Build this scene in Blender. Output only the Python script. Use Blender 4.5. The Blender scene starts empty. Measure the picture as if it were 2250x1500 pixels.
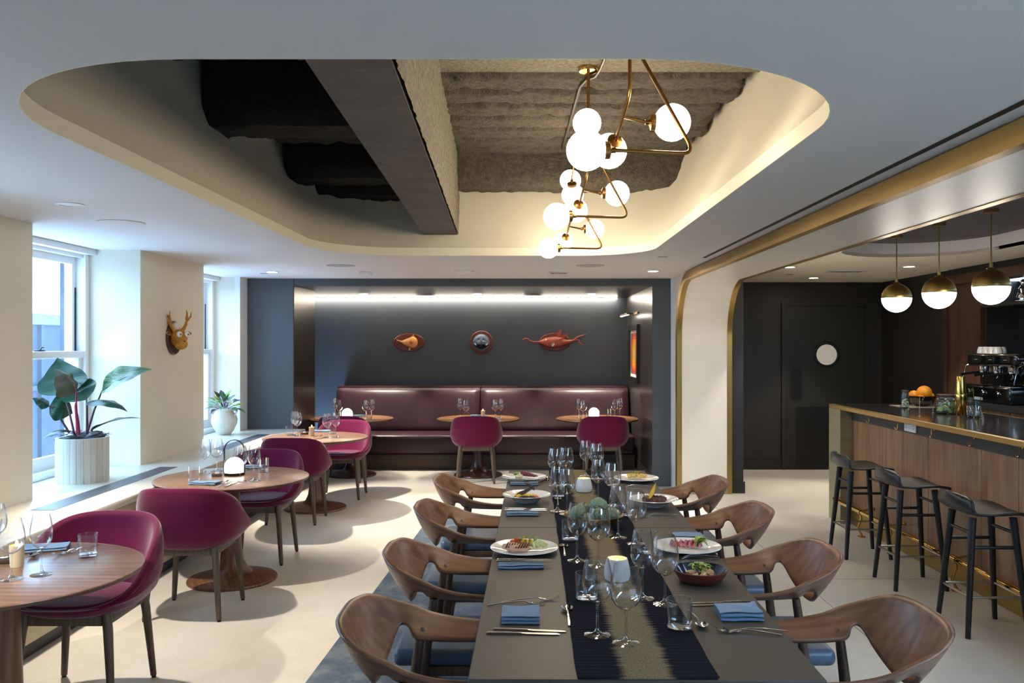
import bpy, bmesh, math, random
from mathutils import Vector, Matrix, Euler, noise
random.seed(7)
PI = math.pi
scene = bpy.context.scene
C = scene.collection

EXPOSURE = 1.7
SKY, SKY_S = (.46, .70, 1.0), 5.4
GLOBE_S, PEND_S, LED_S, DOWN_E = 12.5, 10.0, 21.0, 92.0
# ------------------------------------------------------------------ camera, sky, exposure
F, CX, CY, H = 1850.0, 1155.0, 757.0, 1.65      # focal length in px of a 2250x1500 frame, vanishing point, eye height
cam_d = bpy.data.cameras.new('camera')
cam = bpy.data.objects.new('camera', cam_d); C.objects.link(cam)
cam.location = (0, 0, H); cam.rotation_euler = (PI/2, 0, 0)
cam_d.sensor_fit = 'HORIZONTAL'; cam_d.sensor_width = 36.0
cam_d.lens = F/2250*36.0
cam_d.shift_x = -(CX-1125)/2250; cam_d.shift_y = (CY-750)/2250
cam_d.clip_start = .05; cam_d.clip_end = 200
scene.camera = cam
vs = scene.view_settings
scene.display_settings.display_device = 'sRGB'
vs.view_transform = 'Standard'; vs.look = 'None'; vs.gamma = 1.0; vs.use_curve_mapping = False
vs.exposure = EXPOSURE
scene.cycles.max_bounces = 10; scene.cycles.diffuse_bounces = 5; scene.cycles.glossy_bounces = 4
scene.cycles.transmission_bounces = 8; scene.cycles.transparent_max_bounces = 24
scene.cycles.sample_clamp_indirect = 4.0; scene.cycles.sample_clamp_direct = 20.0
scene.cycles.use_denoising = True
scene.cycles.caustics_refractive = False; scene.cycles.caustics_reflective = False
scene.cycles.blur_glossy = 0.5
world = bpy.data.worlds.new('overcast_sky'); scene.world = world; world.use_nodes = True
bg = world.node_tree.nodes['Background']
bg.inputs['Color'].default_value = (SKY[0], SKY[1], SKY[2], 1); bg.inputs['Strength'].default_value = SKY_S

def on(px, py, z):
    """photograph pixel on a horizontal surface of height z -> room x, y (metres)"""
    y = F*(H-z)/(py-CY)
    return ((px-CX)*y/F, y)
def onY(px, y): return (px-CX)*y/F
def zY(py, y): return H-(py-CY)*y/F

# ------------------------------------------------------------------ materials
def lin(c):
    return tuple((v/255/12.92 if v/255 <= .04045 else ((v/255+.055)/1.055)**2.4) for v in c[:3])+(1.0,)
def new_mat(name):
    m = bpy.data.materials.new(name); m.use_nodes = True
    nt = m.node_tree; b = nt.nodes['Principled BSDF']
    return m, nt, b
def coords(nt, scale=(1, 1, 1), rot=(0, 0, 0)):
    tc = nt.nodes.new('ShaderNodeTexCoord'); mp = nt.nodes.new('ShaderNodeMapping')
    mp.inputs['Scale'].default_value = scale; mp.inputs['Rotation'].default_value = rot
    nt.links.new(tc.outputs['Object'], mp.inputs['Vector'])
    return mp.outputs['Vector']
def ntex(nt, vec, scale, detail=4, rough=.55, dist=0):
    n = nt.nodes.new('ShaderNodeTexNoise'); n.inputs['Scale'].default_value = scale
    n.inputs['Detail'].default_value = detail; n.inputs['Roughness'].default_value = rough
    n.inputs['Distortion'].default_value = dist
    nt.links.new(vec, n.inputs['Vector']); return n.outputs['Fac']
def ramp(nt, fac, stops):
    r = nt.nodes.new('ShaderNodeValToRGB')
    while len(r.color_ramp.elements) < len(stops): r.color_ramp.elements.new(.5)
    for e, (p, c) in zip(r.color_ramp.elements, stops): e.position = p; e.color = c
    nt.links.new(fac, r.inputs['Fac']); return r.outputs['Color']
def bump(nt, b, h, strength, dist=.01):
    n = nt.nodes.new('ShaderNodeBump'); n.inputs['Strength'].default_value = strength
    n.inputs['Distance'].default_value = dist
    nt.links.new(h, n.inputs['Height']); nt.links.new(n.outputs['Normal'], b.inputs['Normal'])
def mat(name, col, rough=.5, metal=0.0, col2=None, nscale=6, stretch=(1, 1, 1), lo=.35, hi=.65, detail=4,
        bscale=None, bstr=.1, bdist=.005, sheen=0, coat=0, spec=None, emit=None, estr=0, rvar=None, bstretch=None, crough=.12):
    m, nt, b = new_mat(name)
    b.inputs['Base Color'].default_value = lin(col)
    b.inputs['Roughness'].default_value = rough; b.inputs['Metallic'].default_value = metal
    if spec is not None: b.inputs['Specular IOR Level'].default_value = spec
    if sheen: b.inputs['Sheen Weight'].default_value = sheen; b.inputs['Sheen Roughness'].default_value = .4
    if coat: b.inputs['Coat Weight'].default_value = coat; b.inputs['Coat Roughness'].default_value = crough
    if emit: b.inputs['Emission Color'].default_value = lin(emit); b.inputs['Emission Strength'].default_value = estr
    if col2 or rvar:
        f = ntex(nt, coords(nt, stretch), nscale, detail)
        if col2:
            nt.links.new(ramp(nt, f, [(lo, lin(col)), (hi, lin(col2))]), b.inputs['Base Color'])
        if rvar:
            mr = nt.nodes.new('ShaderNodeMapRange'); mr.inputs['To Min'].default_value = rvar[0]; mr.inputs['To Max'].default_value = rvar[1]
            mr.inputs['From Min'].default_value = .3; mr.inputs['From Max'].default_value = .7
            nt.links.new(f, mr.inputs['Value']); nt.links.new(mr.outputs['Result'], b.inputs['Roughness'])
    if bscale:
        bump(nt, b, ntex(nt, coords(nt, bstretch or stretch), bscale, 5), bstr, bdist)
    return m
def wood(name, c1, c2, c3, axis=0, scale=1.0, rough=.4, rot=0.0, coat=0.0, contrast=1.0):
    """grain runs along the given axis"""
    m, nt, b = new_mat(name)
    s = [9*scale, 9*scale, 9*scale]; s[axis] = .9*scale
    v = coords(nt, tuple(s), (0, 0, rot))
    f1 = ntex(nt, v, 1.2, 5, .6, 1.1)
    s2 = [90*scale]*3; s2[axis] = 3.0*scale
    f2 = ntex(nt, coords(nt, tuple(s2), (0, 0, rot)), 1.0, 3, .6)
    w = nt.nodes.new('ShaderNodeTexWave'); w.wave_type = 'BANDS'
    w.bands_direction = 'YXX'[axis] if axis == 0 else 'X'
    w.inputs['Scale'].default_value = .9; w.inputs['Distortion'].default_value = 7; w.inputs['Detail'].default_value = 3
    w.inputs['Detail Scale'].default_value = 1.2
    nt.links.new(v, w.inputs['Vector'])
    mx = nt.nodes.new('ShaderNodeMath'); mx.operation = 'MULTIPLY_ADD'; mx.inputs[1].default_value = .13*contrast
    nt.links.new(w.outputs['Fac'], mx.inputs[0]); nt.links.new(f1, mx.inputs[2])
    mx2 = nt.nodes.new('ShaderNodeMath'); mx2.operation = 'MULTIPLY_ADD'; mx2.inputs[1].default_value = .11*contrast
    nt.links.new(f2, mx2.inputs[0]); nt.links.new(mx.outputs[0], mx2.inputs[2])
    nt.links.new(ramp(nt, mx2.outputs[0], [(.40, lin(c1)), (.58, lin(c2)), (.78, lin(c3))]), b.inputs['Base Color'])
    b.inputs['Roughness'].default_value = rough
    if coat: b.inputs['Coat Weight'].default_value = coat; b.inputs['Coat Roughness'].default_value = .25
    bump(nt, b, f2, .08, .002)
    return m
def emis(name, col, s):
    m = bpy.data.materials.new(name); m.use_nodes = True; nt = m.node_tree
    nt.nodes.remove(nt.nodes['Principled BSDF'])
    e = nt.nodes.new('ShaderNodeEmission'); e.inputs['Color'].default_value = lin(col); e.inputs['Strength'].default_value = s
    nt.links.new(e.outputs[0], nt.nodes['Material Output'].inputs['Surface']); return m
def thin_glass(name, tint=(.995, .997, 1.0), refl=1.0, rough=0.0, edge=.84):
    """thin clear wall: fresnel reflection over straight transmission, a little darker at grazing angles"""
    m = bpy.data.materials.new(name); m.use_nodes = True; nt = m.node_tree
    nt.nodes.remove(nt.nodes['Principled BSDF'])
    t = nt.nodes.new('ShaderNodeBsdfTransparent'); g = nt.nodes.new('ShaderNodeBsdfGlossy')
    g.inputs['Roughness'].default_value = rough
    lw = nt.nodes.new('ShaderNodeLayerWeight'); lw.inputs['Blend'].default_value = .5
    pw = nt.nodes.new('ShaderNodeMath'); pw.operation = 'POWER'; pw.inputs[1].default_value = 3.5
    nt.links.new(lw.outputs['Facing'], pw.inputs[0])
    tc = nt.nodes.new('ShaderNodeMix'); tc.data_type = 'RGBA'
    tc.inputs[6].default_value = tint+(1,); tc.inputs[7].default_value = (edge, edge*1.03, edge*1.06, 1)
    nt.links.new(pw.outputs[0], tc.inputs[0]); nt.links.new(tc.outputs[2], t.inputs['Color'])
    mr = nt.nodes.new('ShaderNodeMath'); mr.operation = 'MULTIPLY_ADD'; mr.inputs[1].default_value = .75*refl; mr.inputs[2].default_value = .045*refl
    nt.links.new(pw.outputs[0], mr.inputs[0])
    ms = nt.nodes.new('ShaderNodeMixShader')
    nt.links.new(mr.outputs[0], ms.inputs[0]); nt.links.new(t.outputs[0], ms.inputs[1]); nt.links.new(g.outputs[0], ms.inputs[2])
    nt.links.new(ms.outputs[0], nt.nodes['Material Output'].inputs['Surface']); return m
def solid_glass(name):
    m, nt, b = new_mat(name)
    b.inputs['Transmission Weight'].default_value = 1; b.inputs['Roughness'].default_value = 0
    b.inputs['IOR'].default_value = 1.47; b.inputs['Base Color'].default_value = (.97, .985, 1, 1)
    return m

M = {}
M['ceiling'] = mat('ceiling_paint', (214, 211, 210), .75, bscale=220, bstr=.03)
M['cream'] = mat('cream_plaster', (219, 213, 196), .7, bscale=160, bstr=.03)
M['bar_cream'] = mat('bar_ceiling_cream', (240, 232, 212), .7)
M['white_trim'] = mat('white_gloss_paint', (228, 230, 232), .35)
M['ledge'] = mat('ledge_solid_surface', (214, 212, 200), .3, col2=(206, 204, 192), nscale=3)
M['ledge_front'] = mat('ledge_front_plaster', (196, 182, 152), .65)
M['grille'] = mat('grille_metal', (92, 100, 112), .35, .6, bscale=260, bstr=.5)
M['slate'] = mat('slate_paint', (73, 80, 89), .42, col2=(69, 76, 85), nscale=2, spec=.5)
M['slate_gloss'] = mat('slate_gloss_lacquer', (74, 71, 68), .3, col2=(68, 66, 65), nscale=3)
M['bronze'] = mat('dark_bronze_panel', (62, 54, 46), .32, .55, col2=(50, 44, 38), nscale=2, stretch=(1, 1, 8))
M['charcoal'] = mat('charcoal_paint', (38, 36, 35), .5)
M['charcoal_door'] = mat('charcoal_door_paint', (34, 33, 30), .45)
M['blackpanel'] = mat('black_panel', (14, 13, 12), .4)
M['portal'] = mat('portal_lacquer', (246, 241, 230), .42, coat=.7, crough=.4, col2=(240, 234, 222), nscale=2.5, stretch=(1, 6, 1), spec=.6)
M['brass'] = mat('brushed_brass', (168, 140, 82), .36, 1.0, nscale=3, stretch=(1, 1, 20), rvar=(.32, .42))
M['brass_pale'] = mat('champagne_metal', (176, 172, 146), .42, .75, col2=(164, 158, 128), nscale=2, stretch=(1, 1, 12))
M['brass_tube'] = mat('antique_brass_tube', (150, 112, 62), .3, 1.0)
M['brass_polish'] = mat('polished_brass', (206, 166, 88), .13, 1.0)
M['brass_edge'] = mat('satin_brass_edge', (196, 166, 106), .34, .9)
M['black_slot'] = mat('black_slot', (5, 5, 5), .7)
def concrete_floor():
    m, nt, b = new_mat('polished_concrete')
    v = coords(nt)
    f1 = ntex(nt, v, 1.1, 6, .6, .6)
    c1 = ramp(nt, f1, [(.3, lin((188, 183, 172))), (.5, lin((202, 197, 187))), (.72, lin((214, 210, 201)))])
    vo = nt.nodes.new('ShaderNodeTexVoronoi'); vo.inputs['Scale'].default_value = 26; vo.inputs['Randomness'].default_value = 1
    nt.links.new(v, vo.inputs['Vector'])
    sp = ramp(nt, vo.outputs['Distance'], [(.035, (.55, .53, .5, 1)), (.07, (1, 1, 1, 1))])
    f2 = ntex(nt, v, 60, 4); sp2 = ramp(nt, f2, [(.3, (.88, .88, .88, 1)), (.6, (1, 1, 1, 1))])
    mx = nt.nodes.new('ShaderNodeMix'); mx.data_type = 'RGBA'; mx.blend_type = 'MULTIPLY'; mx.inputs[0].default_value = .5
    nt.links.new(c1, mx.inputs[6]); nt.links.new(sp, mx.inputs[7])
    mx2 = nt.nodes.new('ShaderNodeMix'); mx2.data_type = 'RGBA'; mx2.blend_type = 'MULTIPLY'; mx2.inputs[0].default_value = .8
    nt.links.new(mx.outputs[2], mx2.inputs[6]); nt.links.new(sp2, mx2.inputs[7])
    nt.links.new(mx2.outputs[2], b.inputs['Base Color'])
    mr = nt.nodes.new('ShaderNodeMapRange'); mr.inputs['To Min'].default_value = .3; mr.inputs['To Max'].default_value = .5
    nt.links.new(f1, mr.inputs['Value']); nt.links.new(mr.outputs['Result'], b.inputs['Roughness'])
    return m
M['floor'] = concrete_floor()
M['joint'] = mat('floor_joint', (70, 64, 55), .8)
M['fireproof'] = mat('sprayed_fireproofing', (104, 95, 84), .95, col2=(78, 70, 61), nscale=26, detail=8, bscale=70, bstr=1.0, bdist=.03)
M['fireproof_dark'] = mat('dark_unlit_fireproofing', (22, 18, 15), .95, col2=(14, 12, 10), nscale=20, bscale=60, bstr=.8, bdist=.03)  # dark paint, with the unlit cavity's shade put into the colour
M['beam'] = mat('dark_concrete_beam', (84, 76, 72), .85, col2=(70, 63, 60), nscale=5, bscale=30, bstr=.3, bdist=.01)
M['rawconcrete'] = mat('raw_concrete', (148, 140, 124), .9, col2=(112, 105, 92), nscale=40, detail=8, bscale=90, bstr=.9, bdist=.02)
M['conduit'] = mat('galvanised_conduit', (120, 118, 114), .4, 1.0)
def fabric(name, c, c2):
    return mat(name, c, .9, col2=c2, nscale=240, detail=2, bscale=420, bstr=.25, bdist=.002, sheen=.35, spec=.2)
M['magenta'] = fabric('magenta_wool', (98, 9, 54), (80, 6, 42))
M['leg_brown'] = wood('smoked_oak_leg', (58, 47, 38), (80, 66, 53), (98, 82, 66), axis=2, scale=1.5, rough=.5)
M['leg_grey'] = M['leg_brown']
M['walnut_top'] = wood('walnut_table_top', (102, 72, 52), (124, 90, 66), (146, 110, 84), axis=0, scale=.8, rough=.28, coat=.3)
M['walnut_base'] = wood('walnut_pedestal', (72, 46, 32), (98, 66, 46), (120, 86, 62), axis=2, scale=1.2, rough=.35)
M['edge_dark'] = mat('dark_table_edge', (74, 52, 38), .45)
M['oak_top'] = wood('honey_table_top', (150, 96, 54), (178, 122, 72), (196, 142, 90), axis=0, scale=.8, rough=.25, coat=.3)
M['mahogany'] = mat('red_brown_pedestal', (66, 38, 34), .28)
M['chair_walnut'] = wood('walnut_veneer', (98, 64, 42), (122, 82, 56), (142, 100, 70), axis=0, scale=1.0, rough=.38, rot=.5, contrast=.8)
M['chair_leg'] = wood('dark_walnut_leg', (62, 42, 34), (84, 60, 48), (100, 74, 60), axis=2, scale=1.4, rough=.4)
M['seat_blue'] = mat('blue_grey_leather', (72, 90, 108), .38, col2=(64, 82, 100), nscale=8, bscale=120, bstr=.12, bdist=.003)
M['stone_top'] = mat('grey_table_laminate', (76, 69, 61), .5, col2=(72, 65, 58), nscale=30, spec=.35)
M['runner'] = None
M['leather'] = mat('plum_leather', (58, 32, 42), .34, col2=(51, 28, 36), nscale=6, bscale=90, bstr=.1, bdist=.004)
M['plinth'] = wood('dark_plinth_wood', (48, 36, 28), (62, 48, 38), (74, 58, 46), axis=0, scale=.6, rough=.45)
M['bar_wood'] = wood('bar_walnut_panel', (104, 74, 50), (132, 98, 70), (150, 116, 86), axis=2, scale=1.0, rough=.45)
M['dark_wood'] = wood('dark_wall_panel', (50, 30, 20), (64, 40, 27), (76, 50, 34), axis=2, scale=.8, rough=.5)
M['bar_top'] = mat('dark_bar_stone', (58, 54, 56), .12, col2=(46, 43, 45), nscale=12)
M['band'] = mat('dark_band', (44, 44, 46), .5)
M['stool'] = mat('black_shell', (26, 25, 25), .38, bscale=300, bstr=.04)
M['stool_leg'] = mat('black_stained_leg', (20, 20, 22), .45)
M['steel'] = mat('polished_steel', (205, 203, 200), .12, 1.0)
M['steel_dull'] = mat('steel_rail', (176, 168, 156), .3, 1.0)
M['porcelain'] = mat('white_porcelain', (236, 234, 230), .12, coat=.4)
M['ceramic'] = mat('matte_white_ceramic', (232, 228, 222), .4)
M['napkin'] = mat('blue_linen', (108, 138, 166), .85, col2=(96, 126, 154), nscale=300, bscale=500, bstr=.3, bdist=.001, sheen=.2)
M['wine'] = thin_glass('wine_glass_wall', refl=1.5)
M['stem'] = thin_glass('glass_stem', (.96, .97, .98), 3.0, .04, .85)
M['tumbler'] = thin_glass('tumbler_wall', refl=1.2, edge=.68)
M['window_glass'] = thin_glass('window_pane', (.93, .97, 1), .9)
M['solid_glass'] = solid_glass('solid_glass')
M['globe'] = emis('opal_globe_lit', (255, 236, 205), GLOBE_S)
M['pendant_glow'] = emis('opal_pendant_lit', (255, 244, 230), PEND_S)
M['lantern_glow'] = emis('opal_lantern_lit', (255, 240, 215), 3.2)
M['led'] = emis('led_strip', (255, 238, 214), LED_S)
M['downlight'] = emis('downlight_lens', (255, 236, 205), 30)
M['flame'] = emis('candle_flame', (255, 190, 90), 9)
M['candle'] = mat('candle_wax', (240, 205, 140), .5, emit=(255, 190, 100), estr=.8)
M['black_metal'] = mat('black_metal', (22, 22, 24), .35, .6)
M['blue_metal'] = mat('dark_blue_metal', (44, 52, 64), .35, .6)
M['frost'] = mat('frosted_cup', (214, 200, 170), .5, spec=.4)
M['white_plastic'] = mat('white_plastic', (222, 222, 220), .45)
M['grey_plastic'] = mat('speaker_grille', (168, 168, 170), .7)

# ------------------------------------------------------------------ mesh helpers
class MB:
    def __init__(s): s.v = []; s.f = []
    def add(s, verts, faces):
        o = len(s.v); s.v += [tuple(p) for p in verts]; s.f += [tuple(i+o for i in f) for f in faces]; return s
    def box(s, x0, x1, y0, y1, z0, z1):
        return s.add([(x0,y0,z0),(x1,y0,z0),(x1,y1,z0),(x0,y1,z0),(x0,y0,z1),(x1,y0,z1),(x1,y1,z1),(x0,y1,z1)],
                     [(0,3,2,1),(4,5,6,7),(0,1,5,4),(1,2,6,5),(2,3,7,6),(3,0,4,7)])
    def rbox(s, x0, x1, y0, y1, z0, z1, b=.01, seg=2):
        bm = bmesh.new(); bmesh.ops.create_cube(bm, size=1)
        for v in bm.verts:
            v.co = Vector(((x0+x1)/2+v.co.x*(x1-x0), (y0+y1)/2+v.co.y*(y1-y0), (z0+z1)/2+v.co.z*(z1-z0)))
        bmesh.ops.bevel(bm, geom=bm.edges[:], offset=b, segments=seg, profile=.5, affect='EDGES')
        bm.verts.index_update()
        s.add([v.co[:] for v in bm.verts], [[v.index for v in f.verts] for f in bm.faces]); bm.free(); return s
    def lathe(s, prof, n=24, c=(0, 0, 0), sx=1, sy=1):
        vs = []; fs = []; rows = []
        for r, z in prof:
            if r < 1e-6:
                rows.append([len(vs)]); vs.append((c[0], c[1], c[2]+z))
            else:
                rows.append(list(range(len(vs), len(vs)+n)))
                for i in range(n):
                    a = 2*PI*i/n; vs.append((c[0]+r*sx*math.cos(a), c[1]+r*sy*math.sin(a), c[2]+z))
        for A, B in zip(rows[:-1], rows[1:]):
            for i in range(n):
                j = (i+1) % n
                if len(A) == 1 and len(B) == 1: continue
                if len(A) == 1: fs.append((A[0], B[j], B[i]))
                elif len(B) == 1: fs.append((A[i], A[j], B[0]))
                else: fs.append((A[i], A[j], B[j], B[i]))
        return s.add(vs, fs)
    def tube(s, pts, r, n=8, cap=True, closed=False):
        P = [Vector(p) for p in pts]; m = len(P)
        rs = r if isinstance(r, (list, tuple)) else [r]*m
        vs = []; fs = []; prev = None
        for i in range(m):
            if closed: t = P[(i+1) % m]-P[i-1]
            else: t = P[min(i+1, m-1)]-P[max(i-1, 0)]
            t.normalize()
            if prev is None:
                u = t.cross(Vector((0, 0, 1)))
                if u.length < 1e-3: u = t.cross(Vector((1, 0, 0)))
            else: u = prev-t*prev.dot(t)
            u.normalize(); prev = u; w = t.cross(u)
            for k in range(n):
                a = 2*PI*k/n; vs.append(P[i]+(u*math.cos(a)+w*math.sin(a))*rs[i])
        for i in range(m if closed else m-1):
            a0 = i*n; b0 = ((i+1) % m)*n
            for k in range(n): fs.append((a0+k, a0+(k+1) % n, b0+(k+1) % n, b0+k))
        if cap and not closed:
            fs.append(tuple(reversed(range(n)))); fs.append(tuple(range((m-1)*n, m*n)))
        return s.add(vs, fs)
    def grid(s, fn, nu, nv, cu=False, cv=False):
        U = nu if cu else nu+1; V = nv if cv else nv+1
        vs = [fn(i/nu, j/nv) for i in range(U) for j in range(V)]; fs = []
        for i in range(nu):
            for j in range(nv):
                i2 = (i+1) % U; j2 = (j+1) % V
                fs.append((i*V+j, i2*V+j, i2*V+j2, i*V+j2))
        return s.add(vs, fs)
    def prism(s, poly, a, b, axis=2):
        n = len(poly)
        def P(p, t):
            return (t, p[0], p[1]) if axis == 0 else ((p[0], t, p[1]) if axis == 1 else (p[0], p[1], t))
        return s.add([P(p, a) for p in poly]+[P(p, b) for p in poly],
                     [tuple(reversed(range(n))), tuple(range(n, 2*n))]+[(i, (i+1) % n, n+(i+1) % n, n+i) for i in range(n)])
    def ball(s, c, r, nu=12, nv=8, rot=None, wob=0, seed=0):
        if not isinstance(r, (tuple, list)): r = (r, r, r)
        R = Euler(rot).to_matrix() if rot else Matrix.Identity(3)
        vs = []; fs = []
        for j in range(nv+1):
            th = PI*j/nv
            for i in range(nu):
                a = 2*PI*i/nu
                d = Vector((math.sin(th)*math.cos(a), math.sin(th)*math.sin(a), math.cos(th)))
                k = 1+(wob*noise.noise(d*2.3+Vector((seed*3.1, seed, 0))) if wob else 0)
                p = R @ Vector((d.x*r[0]*k, d.y*r[1]*k, d.z*r[2]*k)); vs.append((c[0]+p.x, c[1]+p.y, c[2]+p.z))
        for j in range(nv):
            for i in range(nu):
                i2 = (i+1) % nu
                if j == 0: fs.append((i, (j+1)*nu+i, (j+1)*nu+i2))
                elif j == nv-1: fs.append((j*nu+i, (j+1)*nu+i, j*nu+i2))
                else: fs.append((j*nu+i, (j+1)*nu+i, (j+1)*nu+i2, j*nu+i2))
        return s.add(vs, fs)
    def bar(s, pts, ws, th, up=(0, 0, 1)):
        """flat bar swept along pts, full width ws, thickness th"""
        P = [Vector(p) for p in pts]; m = len(P); vs = []; fs = []; up = Vector(up)
        ws = ws if isinstance(ws, (list, tuple)) else [ws]*m
        ths = th if isinstance(th, (list, tuple)) else [th]*m
        for i in range(m):
            t = (P[min(i+1, m-1)]-P[max(i-1, 0)]).normalized(); side = up.cross(t).normalized(); n = t.cross(side)
            for a, b in ((-1, -1), (1, -1), (1, 1), (-1, 1)): vs.append(P[i]+side*a*ws[i]/2+n*b*ths[i]/2)
        for i in range(m-1):
            for k in range(4): fs.append((i*4+k, i*4+(k+1) % 4, i*4+4+(k+1) % 4, i*4+4+k))
        fs.append((3, 2, 1, 0)); fs.append((m*4-4, m*4-3, m*4-2, m*4-1))
        return s.add(vs, fs)
    def build(s, name, m, parent=None, smooth=True, ang=38, loc=None, rot=None, kind=None):
        me = bpy.data.meshes.new(name); me.from_pydata(s.v, [], s.f)
        bm = bmesh.new(); bm.from_mesh(me); bmesh.ops.recalc_face_normals(bm, faces=bm.faces[:]); bm.to_mesh(me); bm.free()
        if smooth:
            me.polygons.foreach_set('use_smooth', [True]*len(me.polygons)); me.set_sharp_from_angle(angle=math.radians(ang))
        me.materials.append(M[m] if isinstance(m, str) else m)
        o = bpy.data.objects.new(name, me); C.objects.link(o)
        if parent is not None: o.parent = parent
        if loc is not None: o.location = loc
        if rot is not None: o.rotation_euler = rot
        if kind: o['kind'] = kind
        return o
def tag(o, label, cat, group=None):
    o['label'] = label; o['category'] = cat
    if group: o['group'] = group
    return o
def thing(name, label, cat, loc=(0, 0, 0), rotz=0, group=None):
    o = bpy.data.objects.new(name, None); C.objects.link(o); o.empty_display_size = .05
    o.location = loc; o.rotation_euler = (0, 0, rotz)
    return tag(o, label, cat, group)
def struct(name, label=None):
    o = bpy.data.objects.new(name, None); C.objects.link(o); o['kind'] = 'structure'
    if label: o['label'] = label
    return o
def dup(root, loc, rotz=0, label=None, group=None):
    r = root.copy(); C.objects.link(r); r.location = loc; r.rotation_euler = (0, 0, rotz)
    if label: r['label'] = label
    if group: r['group'] = group
    for ch in list(root.children):
        c = ch.copy(); C.objects.link(c); c.parent = r
        for g in list(ch.children):
            d = g.copy(); C.objects.link(d); d.parent = c
    return r
class Kind:
    """first placement moves the prototype itself, later ones copy it"""
    def __init__(s, proto): s.p = proto; s.used = False
    def put(s, loc, rotz=0, label=None, group=None):
        if not s.used:
            s.used = True; s.p.location = loc; s.p.rotation_euler = (0, 0, rotz)
            if label: s.p['label'] = label
            if group: s.p['group'] = group
            return s.p
        return dup(s.p, loc, rotz, label, group)
def rrect(x0, x1, y0, y1, rs, n=14):
    """rounded rectangle, radii (x0y0, x1y0, x1y1, x0y1), counter-clockwise"""
    out = []
    for (cx, cy, r, a0) in ((x0+rs[0], y0+rs[0], rs[0], PI), (x1-rs[1], y0+rs[1], rs[1], 1.5*PI), (x1-rs[2], y1-rs[2], rs[2], 0), (x0+rs[3], y1-rs[3], rs[3], .5*PI)):
        for i in range(n+1):
            a = a0+PI/2*i/n; out.append((cx+r*math.cos(a), cy+r*math.sin(a)))
    return out
def holed(name, m, outer, holes, z, parent, th=.02):
    """flat plate with holes, a few centimetres thick"""
    bm = bmesh.new(); E = []
    for loop in [outer]+holes:
        vs = [bm.verts.new((x, y, z)) for x, y in loop]
        for i in range(len(vs)): E.append(bm.edges.new((vs[i], vs[(i+1) % len(vs)])))
    bmesh.ops.triangle_fill(bm, edges=E, use_beauty=True)
    r = bmesh.ops.extrude_face_region(bm, geom=bm.faces[:])
    for g in r['geom']:
        if isinstance(g, bmesh.types.BMVert): g.co.z += th
    bmesh.ops.recalc_face_normals(bm, faces=bm.faces[:])
    me = bpy.data.meshes.new(name); bm.to_mesh(me); bm.free(); me.materials.append(M[m])
    o = bpy.data.objects.new(name, me); C.objects.link(o); o.parent = parent; return o
def spot(name, loc, energy, col, parent=None, size=110, blend=.6, r=.04):
    l = bpy.data.lights.new(name, 'SPOT'); l.energy = energy; l.color = col; l.spot_size = math.radians(size)
    l.spot_blend = blend; l.shadow_soft_size = r
    o = bpy.data.objects.new(name, l); C.objects.link(o); o.location = loc
    if parent is not None: o.parent = parent
    return o
WARM = (1.0, .885, .74)

# ------------------------------------------------------------------ room shell
ZC, ZL = 2.42, .67                # ceiling, window ledge
XW, XLF = -3.13, -2.56            # pier face, ledge front
YB, YA, YN = 9.8, 12.3, -3.5      # back wall, alcove back, wall behind the camera
ZBAR = 2.475
fl = struct('floor')
MB().box(-2.7, 5.2, YN, 12.6, -.06, -.012).build('subfloor', 'joint', fl, False)
for (a, b, c, d) in ((-2.7, 1.926, YN, 12.6), (1.932, 5.2, YN, 5.927), (1.932, 5.2, 5.933, 12.6)):
    MB().box(a, b, c, d, -.012, 0).build('slab', 'floor', fl, False)

wl = struct('wall_left')
PIERS = [(8.19, 6.85), (5.35, 4.0), (2.5, YN)]
for y1, y0 in PIERS:
    MB().rbox(-3.70, XW, y0, y1, 0, ZC+.04, .006, 1).build('pier', 'cream', wl, True)
MB().box(-3.70, -3.3, 9.6, YB+.3, 0, ZC+.04).build('corner_pier', 'cream', wl, False)
MB().box(-3.3, -3.24, 9.55, YB, 0, ZC+.04).build('corner_trim', 'white_trim', wl, False)
MB().rbox(-3.72, XLF, YN, YB-.001, ZL-.05, ZL, .008, 2).build('ledge', 'ledge', wl, True)
MB().box(-3.7, XLF-.03, YN, YB-.002, .09, ZL-.05).build('ledge_front', 'ledge_front', wl, False)
MB().box(-3.7, XLF-.07, YN, YB-.003, 0, .09).build('ledge_recess', 'band', wl, False)
for (y0, y1) in ((4.98, 6.75), (7.9, 9.2), (1.9, 3.6)):
    MB().box(-2.93, -2.79, y0, y1, ZL-.002, ZL+.002).build('grille', 'grille', wl, False)

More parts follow.
